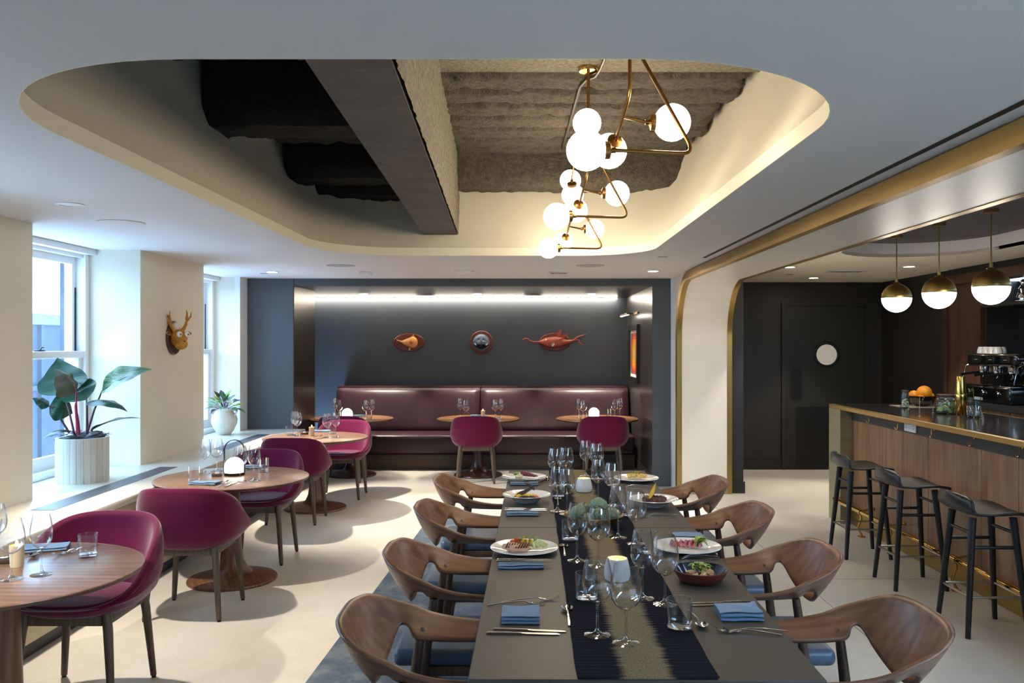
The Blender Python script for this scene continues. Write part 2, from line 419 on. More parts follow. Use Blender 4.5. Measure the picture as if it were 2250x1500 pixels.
WIN = [(6.85, 8.19), (8.19, 9.6), (4.0, 5.35)]
XG = -3.62
def window(n, y0, y1):
    w = struct('window_%d' % n)
    z0, z1, zm = ZL, 2.36, 1.60
    f = MB()
    f.box(XG-.1, XG+.07, y0, y0+.06, z0, z1+.06); f.box(XG-.1, XG+.07, y1-.06, y1, z0, z1+.06)
    f.box(XG-.1, XG+.05, y0+.06, y1-.06, z1-.01, z1+.06)
    f.build('frame', 'white_trim', w, False)
    MB().rbox(XG-.08, XG+.12, y0+.06, y1-.06, z0, z0+.05, .006).build('sill', 'white_trim', w)
    for k, (za, zb, dx) in enumerate(((z0+.05, zm, .02), (zm-.05, z1-.01, -.03))):
        s = MB(); x = XG+dx; a, b = y0+.06, y1-.06
        s.box(x-.02, x+.02, a, a+.05, za, zb); s.box(x-.02, x+.02, b-.05, b, za, zb)
        s.box(x-.02, x+.02, a+.05, b-.05, za, za+(.09 if k == 0 else .05)); s.box(x-.02, x+.02, a+.05, b-.05, zb-.055, zb)
        so = s.build('sash', 'white_trim', w, False)
        MB().box(x-.004, x+.002, a+.05, b-.05, za+.05, zb-.055).build('pane', 'window_glass', so, False)
    MB().rbox(XG-.01, XG+.065, y0+.05, y1-.05, zm-.055, zm, .008).build('meeting_rail', 'white_trim', w)
    l = MB(); yc = (y0+y1)/2+.12; l.rbox(XG+.01, XG+.05, yc-.04, yc+.04, zm, zm+.012, .004); l.tube([(XG+.03, yc, zm+.01), (XG+.03, yc+.02, zm+.028), (XG+.03, yc+.05, zm+.03)], .006, 6)
    l.build('sash_lock', 'blue_metal', w)
    t = MB(); t.box(XG-.03, XG-.005, y1-.075, y1-.06, zm, z1-.25); t.build('balance_track', 'blue_metal', w, False)
    MB().box(XG+.03, XG+.13, y0-.002, y1+.002, ZC-.045, ZC-.002).build('head_trim', 'white_trim', w, False)
for i, (y0, y1) in enumerate(((5.35, 6.85), (8.19, 9.6), (2.5, 4.0))):
    window(i+1, y0, y1)
    pd = bpy.data.lights.new('window_portal', 'AREA'); pd.shape = 'RECTANGLE'; pd.size = y1-y0; pd.size_y = 1.75; pd.cycles.is_portal = True   # guides sampling of the sky through the window
    po_ = bpy.data.objects.new('window_portal', pd); C.objects.link(po_); po_.location = (XG-.14, (y0+y1)/2, 1.53); po_.rotation_euler = Matrix(((0, 0, -1), (1, 0, 0), (0, -1, 0))).to_euler()

# ceiling, its rounded opening and the raw deck above
ce = struct('ceiling')
OP = dict(x0=-1.72, x1=1.05, y0=2.27, y1=7.3)
op = rrect(OP['x0'], OP['x1'], OP['y0'], OP['y1'], (.8, .75, .6, .7))
holed('ceiling_panel', 'ceiling', [(-3.70, YN), (1.7, YN), (1.7, YB+.1), (-3.70, YB+.1)], [op], ZC, ce, .05)
def opening_wall():
    n = len(op); rows = []
    cx, cy = (OP['x0']+OP['x1'])/2, (OP['y0']+OP['y1'])/2
    def back(x, y, t):
        sx = (cx+2.0)/(cx-OP['x0']) if x < cx else (1.42-cx)/(OP['x1']-cx)
        sy = (cy-1.9)/(cy-OP['y0']) if y < cy else (7.6-cy)/(OP['y1']-cy)
        return (cx+(x-cx)*(1+(sx-1)*t), cy+(y-cy)*(1+(sy-1)*t))
    for z, t in ((ZC, 0), (ZC+.001, -.014), (ZC+.07, -.014), (ZC+.085, .03), (ZC+.3, .4), (ZC+.6, .78), (ZC+.85, .98), (ZC+1.15, 1.05)):
        rows.append([back(x, y, t)+(z,) for x, y in op])
    mb = MB(); mb.v = [p for r in rows for p in r]
    for k in range(len(rows)-1):
        for i in range(n): mb.f.append((k*n+i, k*n+(i+1) % n, (k+1)*n+(i+1) % n, (k+1)*n+i))
    return mb
opening_wall().build('opening_wall', 'cream', ce, True, 30)
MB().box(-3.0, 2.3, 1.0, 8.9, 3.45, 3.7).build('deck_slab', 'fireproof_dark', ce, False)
def rough_bar(x0, x1, y0, y1, z0, z1, seed, r=.05, wob=.02, nx=40):
    """rounded bar along x with a lumpy skin"""
    def fn(u, v):
        a = 2*PI*v; cy, cz = (y0+y1)/2, (z0+z1)/2; hy, hz = (y1-y0)/2, (z1-z0)/2
        ca, sa = math.cos(a), math.sin(a); k = min(max(abs(ca), abs(sa))**-1.0, 1.34)
        x = x0+(x1-x0)*u
        nz = noise.noise(Vector((x*9, a*1.5+seed*5, seed)))*wob+noise.noise(Vector((x*26, a*4, seed+3)))*wob*.5
        e = 1-.12*max(0, (abs(u-.5)-.485)/.015)
        return (x+(nz*1.5 if u > .97 or u < .03 else 0), cy+ca*k*(hy+nz)*e, cz+sa*k*(hz+nz)*e)
    mb = MB(); mb.grid(fn, nx, 20, cv=True)
    mb.f.append(tuple(range(20))); mb.f.append(tuple(reversed(range(nx*20, nx*20+20)))); return mb
for k in range(7):
    y = 5.08+k*.312
    rough_bar(-.6, 1.36+.03*math.sin(k*2.1), y+.02, y+.295, 3.27, 3.6, k, nx=60).build('rib', 'fireproof', ce, True, 60)
rough_bar(-.66, 1.36, 7.16, 7.5, 3.0, 3.4, 11, nx=60).build('edge_rib', 'fireproof', ce, True, 60)
MB().box(-.6, 2.0, 2.2, 5.1, 3.3, 3.5).build('deck_soffit', 'rawconcrete', ce, False)
for k, (y, zb, xl) in enumerate(((3.3, 3.0, -1.93), (4.1, 3.16, -1.9), (5.06, 2.98, -1.95), (5.95, 3.16, -1.88), (6.72, 2.99, -1.93), (7.12, 2.93, -1.8))):
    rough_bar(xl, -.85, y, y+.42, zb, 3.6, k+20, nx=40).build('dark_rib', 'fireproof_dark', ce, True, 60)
b = MB(); q = []
for y, xc in ((1.8, -.565), (7.55, -.752)): q.append((xc, y))
b.add([(q[0][0]-.145, q[0][1], 2.61), (q[0][0]+.145, q[0][1], 2.61), (q[1][0]+.145, q[1][1], 2.61), (q[1][0]-.145, q[1][1], 2.61),
       (q[0][0]-.145, q[0][1], 3.6), (q[0][0]+.145, q[0][1], 3.6), (q[1][0]+.145, q[1][1], 3.6), (q[1][0]-.145, q[1][1], 3.6)],
      [(0, 3, 2, 1), (4, 5, 6, 7), (0, 1, 5, 4), (1, 2, 6, 5), (2, 3, 7, 6), (3, 0, 4, 7)])
b.build('beam', 'beam', ce, False)
def side_skin(u, v):
    y = 1.8+u*5.72; xc = -.565+(-.752+.565)*u
    d = noise.noise(Vector((y*14, v*9, 1)))*.012+noise.noise(Vector((y*40, v*30, 4)))*.006
    return (xc+.147+.012+d, y, 2.615+v*.985)
MB().grid(side_skin, 160, 28).build('beam_lit_side', 'rawconcrete', ce, True, 80)  # rough concrete; light on this side is put into its paler colour

# back wall with the banquette alcove
wb = struct('wall_back')
XAL, XAR, ZAS = -2.70, 1.48, 2.333
MB().box(-3.26, XAL, YB, YB+.97, 0, ZC+.02).build('wall_panel', 'slate', wb, False)
MB().box(XAL-.004, XAL+.006, YB-.003, YB+.97, 0, ZAS).build('jamb_panel', 'bronze', wb, False)
MB().box(XAL+.006, XAR, YB, YB+.10, ZAS, ZC+.02).build('header', 'slate', wb, False)
MB().box(XAR, 1.69, YB, YA+.1, 0, ZC+.02).build('side_pier', 'slate', wb, False)
MB().box(-3.4, XAR, YB+.10, YA+.1, ZAS+.004, ZC+.02).build('alcove_soffit', 'slate_gloss', wb, False)
MB().box(-3.4, XAR, YA, YA+.12, 0, ZC).build('alcove_back', 'slate', wb, False)
MB().box(-3.5, -3.26, YB+.9, YA+.1, 0, ZC).build('alcove_side', 'slate', wb, False)
MB().box(XAR-.012, XAR, YB+.02, YA, .0, .13).build('skirting', 'slate_gloss', wb, False)
MB().box(XAR-.006, XAR, YB+.001, YA, .13, ZAS).build('side_lining', 'slate_gloss', wb, False)

# portal between dining room and bar
XP0, XP1, YP, ZP, RP = 1.69, 2.26, 9.3, 2.33, .6
wp = struct('wall_right')
arc = [(YP-RP+RP*math.sin(a), ZP-RP+RP*math.cos(a)) for a in [PI/2*i/20 for i in range(21)]]
prof = [(YN, ZP)]+arc+[(YP, 0), (YB+.1, 0), (YB+.1, 2.6), (YN, 2.6)]
MB().prism(prof, XP0+.01, XP1-.01, 0).build('portal_lining', 'portal', wp, True, 30)
def trim_strip(w, x0, x1):
    inner = [(YN, ZP-.004)]+[(YP-RP+(RP+.0)*math.sin(a)-.004, ZP-RP+RP*math.cos(a)-.004) for a in [PI/2*i/20 for i in range(21)]]+[(YP-.004, 0)]
    outer = [(YN, ZP+w)]+[(YP-RP+(RP+w)*math.sin(a), ZP-RP+(RP+w)*math.cos(a)) for a in [PI/2*i/20 for i in range(21)]]+[(YP+w, 0)]
    n = len(inner); mb = MB(); vs = []
    for x in (x0, x1):
        vs += [(x, y, z) for y, z in inner]+[(x, y, z) for y, z in outer]
    fs = []
    for i in range(n-1):
        for o in (0, 2*n): fs.append((o+i, o+i+1, o+n+i+1, o+n+i))
        fs.append((i, i+1, 2*n+i+1, 2*n+i)); fs.append((n+i, n+i+1, 3*n+i+1, 3*n+i))
    return mb.add(vs, fs)
trim_strip(.084, XP0-.02, XP0+.035).build('brass_edge', 'brass', wp, True, 30)
trim_strip(.07, XP1-.035, XP1+.02).build('brass_edge', 'brass', wp, True, 30)
MB().box(XP0+.04, XP1-.04, YP-.012, YP, 0, .09).build('portal_skirting', 'brass_pale', wp, False)
MB().box(XP1-.01, 2.42, 9.36, 11.2, 0, 2.6).build('dark_pier', 'charcoal', wp, False)
MB().box(2.26, 2.435, 9.345, 9.36, 0, .13).build('pier_skirting', 'charcoal', wp, False)
sl = MB(); sl.box(1.565, 1.592, YN, 7.44, ZC-.004, ZC-.0005); sl.build('slot_diffuser', 'black_slot', ce, False)

# bar room
bc = struct('ceiling_bar')
ov = rrect(2.78, 4.1, 3.2, 7.95, (.66, .66, .66, .66), 16)
holed('ceiling_panel', 'bar_cream', [(XP1, YN), (5.2, YN), (5.2, 11.3), (XP1, 11.3)], [ov], ZBAR, bc, .03)
rw = MB(); n = len(ov)
for i in range(n):
    j = (i+1) % n
    rw.add([(ov[i][0], ov[i][1], ZBAR), (ov[j][0], ov[j][1], ZBAR), (ov[j][0], ov[j][1], ZBAR+.13), (ov[i][0], ov[i][1], ZBAR+.13)], [(0, 1, 2, 3)])
rw.build('recess_rim', 'ceiling', bc, True, 40)
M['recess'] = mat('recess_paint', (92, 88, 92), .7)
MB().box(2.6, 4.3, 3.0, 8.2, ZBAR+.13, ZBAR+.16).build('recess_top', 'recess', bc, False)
YF, XR = 11.14, 4.71
wf = struct('wall_far')
MB().box(2.4, XR+.1, YF, YF+.1, 0, 2.6).build('wall_panel', 'charcoal', wf, False)
MB().box(2.42, 3.40, YF-.015, YF, 0, .13).build('skirting', 'charcoal_door', wf, False)
wr = struct('wall_side')
MB().box(XR, XR+.1, 9.35, YF+.1, 0, 2.6).build('wall_panel', 'charcoal', wr, False)
MB().box(XR-.05, XR+.1, 8.63, 9.35, 0, 2.36).build('wood_panel', 'dark_wood', wr, False)
MB().box(XR-.07, XR-.05, 9.28, 9.35, 0, 2.36).build('wood_frame', 'dark_wood', wr, False)
MB().box(XR-.08, XR+.1, 3.0, 9.35, 2.30, 2.40).build('wood_cornice', 'dark_wood', wr, False)
MB().box(XR-.02, XR+.1, 3.0, 9.35, 2.40, 2.6).build('upper_wall', 'charcoal', wr, False)
M['niche'] = mat('niche_back_glass', (34, 40, 46), .14)
MB().box(XR+.32, XR+.4, 3.0, 8.63, 0, 2.3).build('niche_back', 'niche', wr, False)
MB().box(XR, XR+.4, 8.6, 8.63, 0, 2.3).build('niche_side', 'charcoal', wr, False)
MB().box(5.1, 5.2, YN, 3.0, 0, 2.6).build('wall_panel', 'charcoal', wr, False)
wn = struct('wall_near')
MB().box(-3.95, 5.2, YN-.1, YN, 0, 2.6).build('wall_panel', 'charcoal', wn, False)

# kitchen door with porthole
dr = struct('door_1', 'black swing door with round porthole')
dx0, dx1, dz = onY(1725, YF), onY(1900, YF), 2.16
MB().box(dx0-.05, dx0, YF-.03, YF, 0, dz+.05).build('frame', 'charcoal', dr, False)
MB().box(dx1, dx1+.05, YF-.03, YF, 0, dz+.05).build('frame', 'charcoal', dr, False)
MB().box(dx0, dx1, YF-.03, YF, dz, dz+.05).build('frame', 'charcoal', dr, False)
pc = (onY(1815, YF), zY(779, YF))
ring = [(pc[0]+.135*math.cos(2*PI*i/32), pc[1]+.135*math.sin(2*PI*i/32)) for i in range(32)]
MB().prism([(dx0+.005, .01), (dx1-.005, .01), (dx1-.005, dz-.005), (dx0+.005, dz-.005)], YF-.02, YF-.001, 1).build('leaf', 'charcoal_door', dr, False)
po = MB()
def ring_fn(u, v):
    a = 2*PI*u; b2 = 2*PI*v; r = .155+.02*math.cos(b2); return (pc[0]+r*math.cos(a), YF-.022+.012*math.sin(b2), pc[1]+r*math.sin(a))
po.grid(ring_fn, 32, 8, True, True); po.build('porthole_ring', 'blackpanel', dr)
M['porthole'] = mat('porthole_lit_pane', (196, 190, 180), .25, emit=(206, 198, 188), estr=.10)
MB().prism(ring, YF-.026, YF-.02, 1).build('porthole_pane', 'porthole', dr, False)
MB().box(onY(1736, YF), onY(1760, YF), YF-.026, YF-.02, zY(877, YF), zY(808, YF)).build('push_plate', 'blackpanel', dr, False)
MB().box(onY(1748, YF), dx1-.05, YF-.026, YF-.02, .03, zY(893, YF)).build('kick_plate', 'blackpanel', dr, False)

# outdoors, seen through the windows
M['out_stone'] = mat('pale_parapet_stone', (96, 102, 106), .9, col2=(84, 90, 96), nscale=2, spec=.05)
M['out_glass'] = mat('opposite_glazing', (50, 58, 72), .9, col2=(62, 70, 84), nscale=.8, spec=.05)
M['out_dark'] = mat('wet_pier_stone', (60, 68, 82), .9, col2=(48, 56, 68), nscale=3, spec=.05)
pb = thing('parapet_building', 'low building with pale parapet seen through the window behind the big plant', 'building')
MB().box(-8.6, -8.0, -6, 30, 1.98, 2.16).build('parapet', 'out_stone', pb, False)
MB().box(-8.5, -8.05, -6, 30, -2, 1.98).build('wall', 'out_glass', pb, False)
for k in range(14):
    MB().box(-8.05, -7.99, 2+k*1.7, 2.08+k*1.7, -2, 1.98).build('mullion', 'out_dark', pb, False)
MB().box(-8.06, -7.97, -6, 30, .9, .98).build('transom', 'out_dark', pb, False)
pl_ = MB(); pl_.box(-4.27, -4.0, 7.72, 7.95, -1, 4.5)
tag(pl_.build('stone_pier', 'out_dark', None, False), 'grey stone pier standing just outside the window behind the big plant', 'pier')

# ------------------------------------------------------------------ ceiling fixtures
def downlight(loc, label, e, r=.055, size=70, aim=None, deep=False):
    t = thing('ceiling_downlight', label, 'downlight', loc, 0, 'recessed downlights')
    tr = MB(); tr.lathe([(r*1.35, -.0005), (r*1.35, -.004), (r, -.006), (r*.95, .0)], 24); tr.build('trim_ring', 'white_plastic', t)
    ln = MB(); ln.lathe([(0, -.003), (r*.95, -.003)], 20); ln.build('lens', 'white_plastic' if deep else 'downlight', t)
    so = spot('lamp', (0, 0, -.02), e, WARM, t, size, .45, .03)
    if aim: so.rotation_euler = Vector((aim[0], aim[1], -loc[2])).to_track_quat('-Z', 'Y').to_euler()
    return t
DL = DOWN_E
for (x, y, z, lb, e, *ex) in (
    (-2.68, 8.9, ZC, 'lit recessed downlight in white ceiling by the far window', DL*2.0, .055, 76, (1.35, -.35)),
    (1.33, 8.79, ZC, 'lit recessed downlight in white ceiling beside the curved portal', DL*1.6, .055, 70, (-.9, -.5)),
    (onY(800, 11.4), 11.4, ZAS, 'leftmost lit downlight in dark alcove soffit above banquette', DL*.7),
    (onY(1050, 11.4), 11.4, ZAS, 'middle lit downlight in dark alcove soffit above banquette', DL*.7),
    (onY(1300, 11.4), 11.4, ZAS, 'rightmost lit downlight in dark alcove soffit above banquette', DL*.7),
    (2.8, 8.93, ZBAR, 'leftmost lit downlight in cream bar ceiling', DL*.45),
    (3.55, 10.38, ZBAR, 'lit downlight in bar ceiling right before the black door', DL*.35),
    (4.04, 8.87, ZBAR, 'lit downlight in bar ceiling between the first two brass pendants', DL*.35),
    (-2.5, 4.62, ZC, 'faint recessed downlight in white ceiling near the left pier', DL, .055, 76, (.75, .6), True),
    (-2.5, 1.7, ZC, 'recessed downlight over the ledge beside the nearest round table', DL*1.3, .055, 46, (.45, 1.8), True)
    ):
    downlight((x, y, z), lb, e, *ex)
def disc(name, loc, r, m, label, cat, th=.008):
    mb = MB(); mb.lathe([(0, -th), (r*.9, -th), (r, -th*.6), (r, 0), (0, 0)], 28)
    return tag(mb.build(name, m, None, True, 30, loc), label, cat)
disc('ceiling_speaker', (-2.55, 5.31, ZC), .14, 'ceiling', 'round white ceiling speaker near the left pier', 'speaker')
disc('ceiling_speaker', (-1.8, 8.19, ZC), .14, 'grey_plastic', 'round grey ceiling speaker left of the smoke detector', 'speaker', .004)
disc('ceiling_speaker', (.63, 8.2, ZC), .14, 'grey_plastic', 'round grey ceiling speaker right of the chandelier end', 'speaker', .004)
disc('ceiling_speaker', (onY(935, 11.5), 11.5, ZAS), .13, 'grey_plastic', 'left round speaker in the dark alcove soffit', 'speaker', .006)
disc('ceiling_speaker', (onY(1172, 11.5), 11.5, ZAS), .13, 'grey_plastic', 'right round speaker in the dark alcove soffit', 'speaker', .006)
disc('sprinkler_cap', (1.2, 7.38, ZC), .045, 'grey_plastic', 'small grey ceiling disc near the black slot', 'ceiling cap', .005)
disc('sprinkler_cap', (-2.83, 9.1, ZC), .045, 'grey_plastic', 'small grey ceiling disc beside the left downlight', 'ceiling cap', .005)
disc('sprinkler_cap', (3.1, 9.9, ZBAR), .05, 'grey_plastic', 'small grey disc in cream bar ceiling', 'ceiling cap', .005)
sd = thing('smoke_detector', 'white smoke detector on the ceiling before the alcove', 'detector', (-.64, 8.74, ZC))
mb = MB(); mb.lathe([(0, -.035), (.06, -.034), (.09, -.02), (.105, -.014), (.11, 0)], 28); mb.build('body', 'white_plastic', sd)
mb = MB(); mb.lathe([(0, -.02), (.02, -.02), (.03, 0)], 14, (.1, -.03, -.02)); mb.build('sensor', 'white_plastic', sd)
sd = thing('motion_sensor', 'small white box sensor on ceiling left of the smoke detector', 'sensor', (onY(803, 8.9), 8.9, ZC))
MB().rbox(-.06, .06, -.05, .05, -.03, 0, .008).build('body', 'white_plastic', sd)
MB().rbox(.03, .07, -.03, .03, -.05, -.02, .006).build('lens', 'white_plastic', sd)
def vent(loc, w, d, label, n):
    v = thing('ceiling_vent', label, 'vent', loc)
    f = MB(); f.box(-w/2, w/2, -d/2, -d/2+.02, -.012, 0); f.box(-w/2, w/2, d/2-.02, d/2, -.012, 0); f.box(-w/2, -w/2+.02, -d/2+.02, d/2-.02, -.012, 0); f.box(w/2-.02, w/2, -d/2+.02, d/2-.02, -.012, 0)
    f.build('frame', 'white_plastic', v, False)
    MB().box(-w/2+.02, w/2-.02, -d/2+.02, d/2-.02, -.003, -.001).build('backing', 'black_slot', v, False)
    for k in range(n):
        x = -w/2+.03+(w-.06)*k/(n-1); MB().box(x-.006, x+.006, -d/2+.02, d/2-.02, -.01, -.003).build('slat', 'grey_plastic', v, False)
vent((.35, 8.96, ZC), .22, .2, 'small slatted vent in white ceiling above the banquette', 6)
vent((3.58, 9.42, ZBAR), .4, .22, 'wide slatted vent in cream bar ceiling', 8)

# branching chandelier
ch = thing('chandelier', 'branching brass chandelier with lit opal globes in the ceiling opening', 'chandelier', (0, 0, 0))
def arc_path(pts, r=.05, n=6):
    P = [Vector(p) for p in pts]; out = [P[0]]
    for i in range(1, len(P)-1):
        a = (P[i-1]-P[i]).normalized(); b2 = (P[i+1]-P[i]).normalized()
        p0 = P[i]+a*r; p1 = P[i]+b2*r
        for k in range(n+1):
            t = k/n; out.append(p0*(1-t)**2+P[i]*2*t*(1-t)+p1*t**2)
    out.append(P[-1]); return out
def globe(c, d, hold=True):
    """globe centre c; d = unit direction from the globe to its holder"""
    d = Vector(d).normalized(); c = Vector(c); R = .077
    g = MB(); g.ball(c, R, 28, 18); go = g.build('globe', 'globe', ch)
    h = MB(); h.tube([c+d*(R-.012), c+d*(R+.012), c+d*(R+.02)], [.034, .034, .012], 16); h.tube([c+d*(R+.012), c+d*(R+.035)], .011, 10)
    h.build('holder', 'brass_tube', go)
    return c+d*(R+.03)
TR = .0075
for (Y0, dx) in ((3.35, .052), (5.0, 0), (6.6, -.005)):
    apex = Vector((.362+dx, Y0+.0, 2.88))
    e1 = globe((.18+dx, Y0-.14, 2.39), (1, .05, .02))
    corner = Vector((.61+dx, Y0-.06, 2.395))
    t = MB(); t.tube(arc_path([e1, corner, apex], .06), TR, 10); t.build('arm', 'brass_tube', ch)
    e2 = globe((.318+dx, Y0+.37, 2.505), (.15, -.8, .25))
    bend = Vector((.366+dx, Y0+.02, 2.655))
    t = MB(); t.tube(arc_path([apex, bend, e2], .05), TR, 10); t.build('drop', 'brass_tube', ch)
    mid = bend.lerp(e2, .5)
    e3 = globe((.56+dx, Y0+.17, 2.578), (-1, .02, .02))
    t = MB(); t.tube([mid, e3], TR*.9, 10); t.build('branch', 'brass_tube', ch)
    t = MB(); t.tube([apex, (apex.x+.012, apex.y+.02, 3.0), (apex.x+.012, apex.y+.02, 3.32)], .009, 10); t.build('rod', 'brass_tube', ch)
    t = MB(); t.lathe([(0, -.008), (.055, -.008), (.062, 0), (.062, .012), (0, .012)], 24, (apex.x+.012, apex.y+.02, 3.285)); t.build('canopy', 'brass_polish', ch)
    if Y0 > 4:
        e4 = globe((.335+dx, Y0-.4, 2.86), (.03, 1, .05)); t = MB(); t.tube([apex, e4], TR*.9, 10); t.build('branch', 'brass_tube', ch)
e5 = globe((.33, 5.9, 2.70), (-.1, -.6, .8)); t = MB(); t.tube([(.35, 5.0, 2.88), (.33, 5.7, 2.9), e5], TR*.9, 10); t.build('branch', 'brass_tube', ch)
cd = MB(); cd.tube([(.50, 3.6, 3.27), (.44, 4.9, 3.262), (.42, 5.06, 3.262), (.37, 5.12, 3.262), (.34, 5.25, 3.26), (.30, 6.9, 3.25)], .010, 8)
tag(cd.build('conduit', 'conduit'), 'grey metal conduit running along the raw deck above the chandelier', 'conduit')

# brass and opal bar pendants
pe = thing('pendant_lamp', 'pendant', 'pendant lamp', (0, 0, 0))
R = .125
hp = MB(); hp.lathe([(.012, R+.04), (.012, R+.012), (.03, R+.004)]+[(R*math.sin(a), R*math.cos(a)) for a in [PI/2*(.12+.88*i/12) for i in range(13)]]+[(R-.002, -.004)], 32); hp.build('brass_cap', 'brass', pe)
hb = MB(); hb.lathe([((R-.001)*math.cos(a), -(R-.001)*math.sin(a)-.004) for a in [PI/2*i/12 for i in range(13)]][:-1]+[(0, -R-.003)], 32); hb.build('opal_bowl', 'pendant_glow', pe)
rd = MB(); rd.tube([(0, 0, R+.03), (0, 0, ZBAR+.13-2.062)], .005, 8); rd.build('rod', 'brass', pe)
cp = MB(); cp.lathe([(0, ZBAR+.11-2.062), (.05, ZBAR+.11-2.062), (.05, ZBAR+.13-2.062)], 20); cp.build('canopy', 'brass', pe)
KP = Kind(pe)
for (x, y, lb) in ((3.26, 7.4, 'smallest looking brass and white globe pendant, farthest along the bar'), (3.26, 6.64, 'middle brass and white globe pendant over the bar'), (3.30, 5.97, 'largest looking brass and white globe pendant, nearest over the bar')):
    KP.put((x, y, 2.062), 0, lb, 'bar pendants')

# alcove LED strip
ls = thing('led_strip', 'long bright LED strip along the top of the alcove back wall', 'strip light', (0, 0, 0))
MB().box(-3.2, onY(1355, YA), YA-.085, YA-.06, ZAS-.022, ZAS-.006).build('diffuser', 'led', ls, False)
MB().box(-3.2, onY(1355, YA)+.01, YA-.09, YA-.055, ZAS-.006, ZAS+.003).build('channel', 'steel_dull', ls, False)

# ------------------------------------------------------------------ banquette
bq = thing('banquette', 'long plum leather banquette with two tufted-seam back panels in the alcove', 'banquette', (0, 0, 0))
bx0, bxm, bx1 = -2.66, onY(1056, 11.9), 1.44
for (a, b2) in ((bx0, bxm-.005), (bxm+.005, bx1)):
    def bk(u, v, a=a, b2=b2):
        x = a+(b2-a)*u; e = min(u, 1-u)*(b2-a); k = min(1, e/.05); k = math.sqrt(max(0, 1-(1-k)**2))
        z = .44+v*.625; yb = 11.68+v*.2
        p = math.sin(min(1, v*1.02)*PI)**.35 if 0 < v < 1 else 0
        top = max(0, (v-.9)/.1)
        return (x, yb-.05*k*p+.10*(1-math.sqrt(max(0, 1-top*top))), z)
    mb = MB(); mb.grid(bk, 40, 16)
    mb.box(a+.002, b2-.002, 11.9, 12.28, .3, 1.058); mb.build('back_cushion', 'leather', bq, True, 50)
    MB().rbox(a, b2, 11.08, 11.9, .20, .458, .05, 4).build('seat_cushion', 'leather', bq)
    MB().box(a, b2, 11.072, 11.084, .185, .197).build('piping', 'bronze', bq, False)
MB().box(bx0, bx1, 11.13, 12.25, 0, .2).build('plinth', 'plinth', bq, False)

# ------------------------------------------------------------------ round tables
def round_table(top, base, kindname):
    t = thing('round_table', 'x', 'table')
    tp = MB(); tp.lathe([(0, .72), (.515, .72), (.52, .718), (.521, .714)], 64); tp.build('table_top', top, t)
    ed = MB(); ed.lathe([(.521, .714), (.515, .70), (.47, .688), (0, .688)], 64); ed.build('under_bevel', 'edge_dark', t)
    st = MB(); st.lathe([(.05, .69), (.052, .6), (.058, .4), (.064, .22), (.075, .14), (.1, .085), (.14, .055), (.2, .038)], 32); st.build('column', base, t)
    bs = MB(); bs.lathe([(.12, .062), (.2, .038), (.27, .026), (.3, .018), (.305, .01), (.303, 0), (0, 0)], 48); bs.build('foot_disc', base, t)
    return t
T = [(-2.13, 3.45), (-2.06, 5.92), (-2.12, 8.5), (-2.2, 10.66), (-.6, 10.66), (.905, 10.66)]
KT = Kind(round_table('walnut_top', 'walnut_base', 'walnut'))
KO = Kind(round_table('oak_top', 'mahogany', 'honey'))
TL = ['round walnut pedestal table nearest the camera, cut off by the left frame edge', 'round walnut pedestal table with a domed lantern beside the first window',
      'round walnut pedestal table with a candle cup before the far window', 'honey round table at the left end of the banquette',
      'honey round table at the middle of the banquette below the round plaque', 'honey round table with a lantern at the right end of the banquette']
for i, (x, y) in enumerate(T):
    (KT if i < 3 else KO).put((x, y, 0), [.0, .5, .9, .2, 0, .1][i], TL[i], 'round pedestal tables')

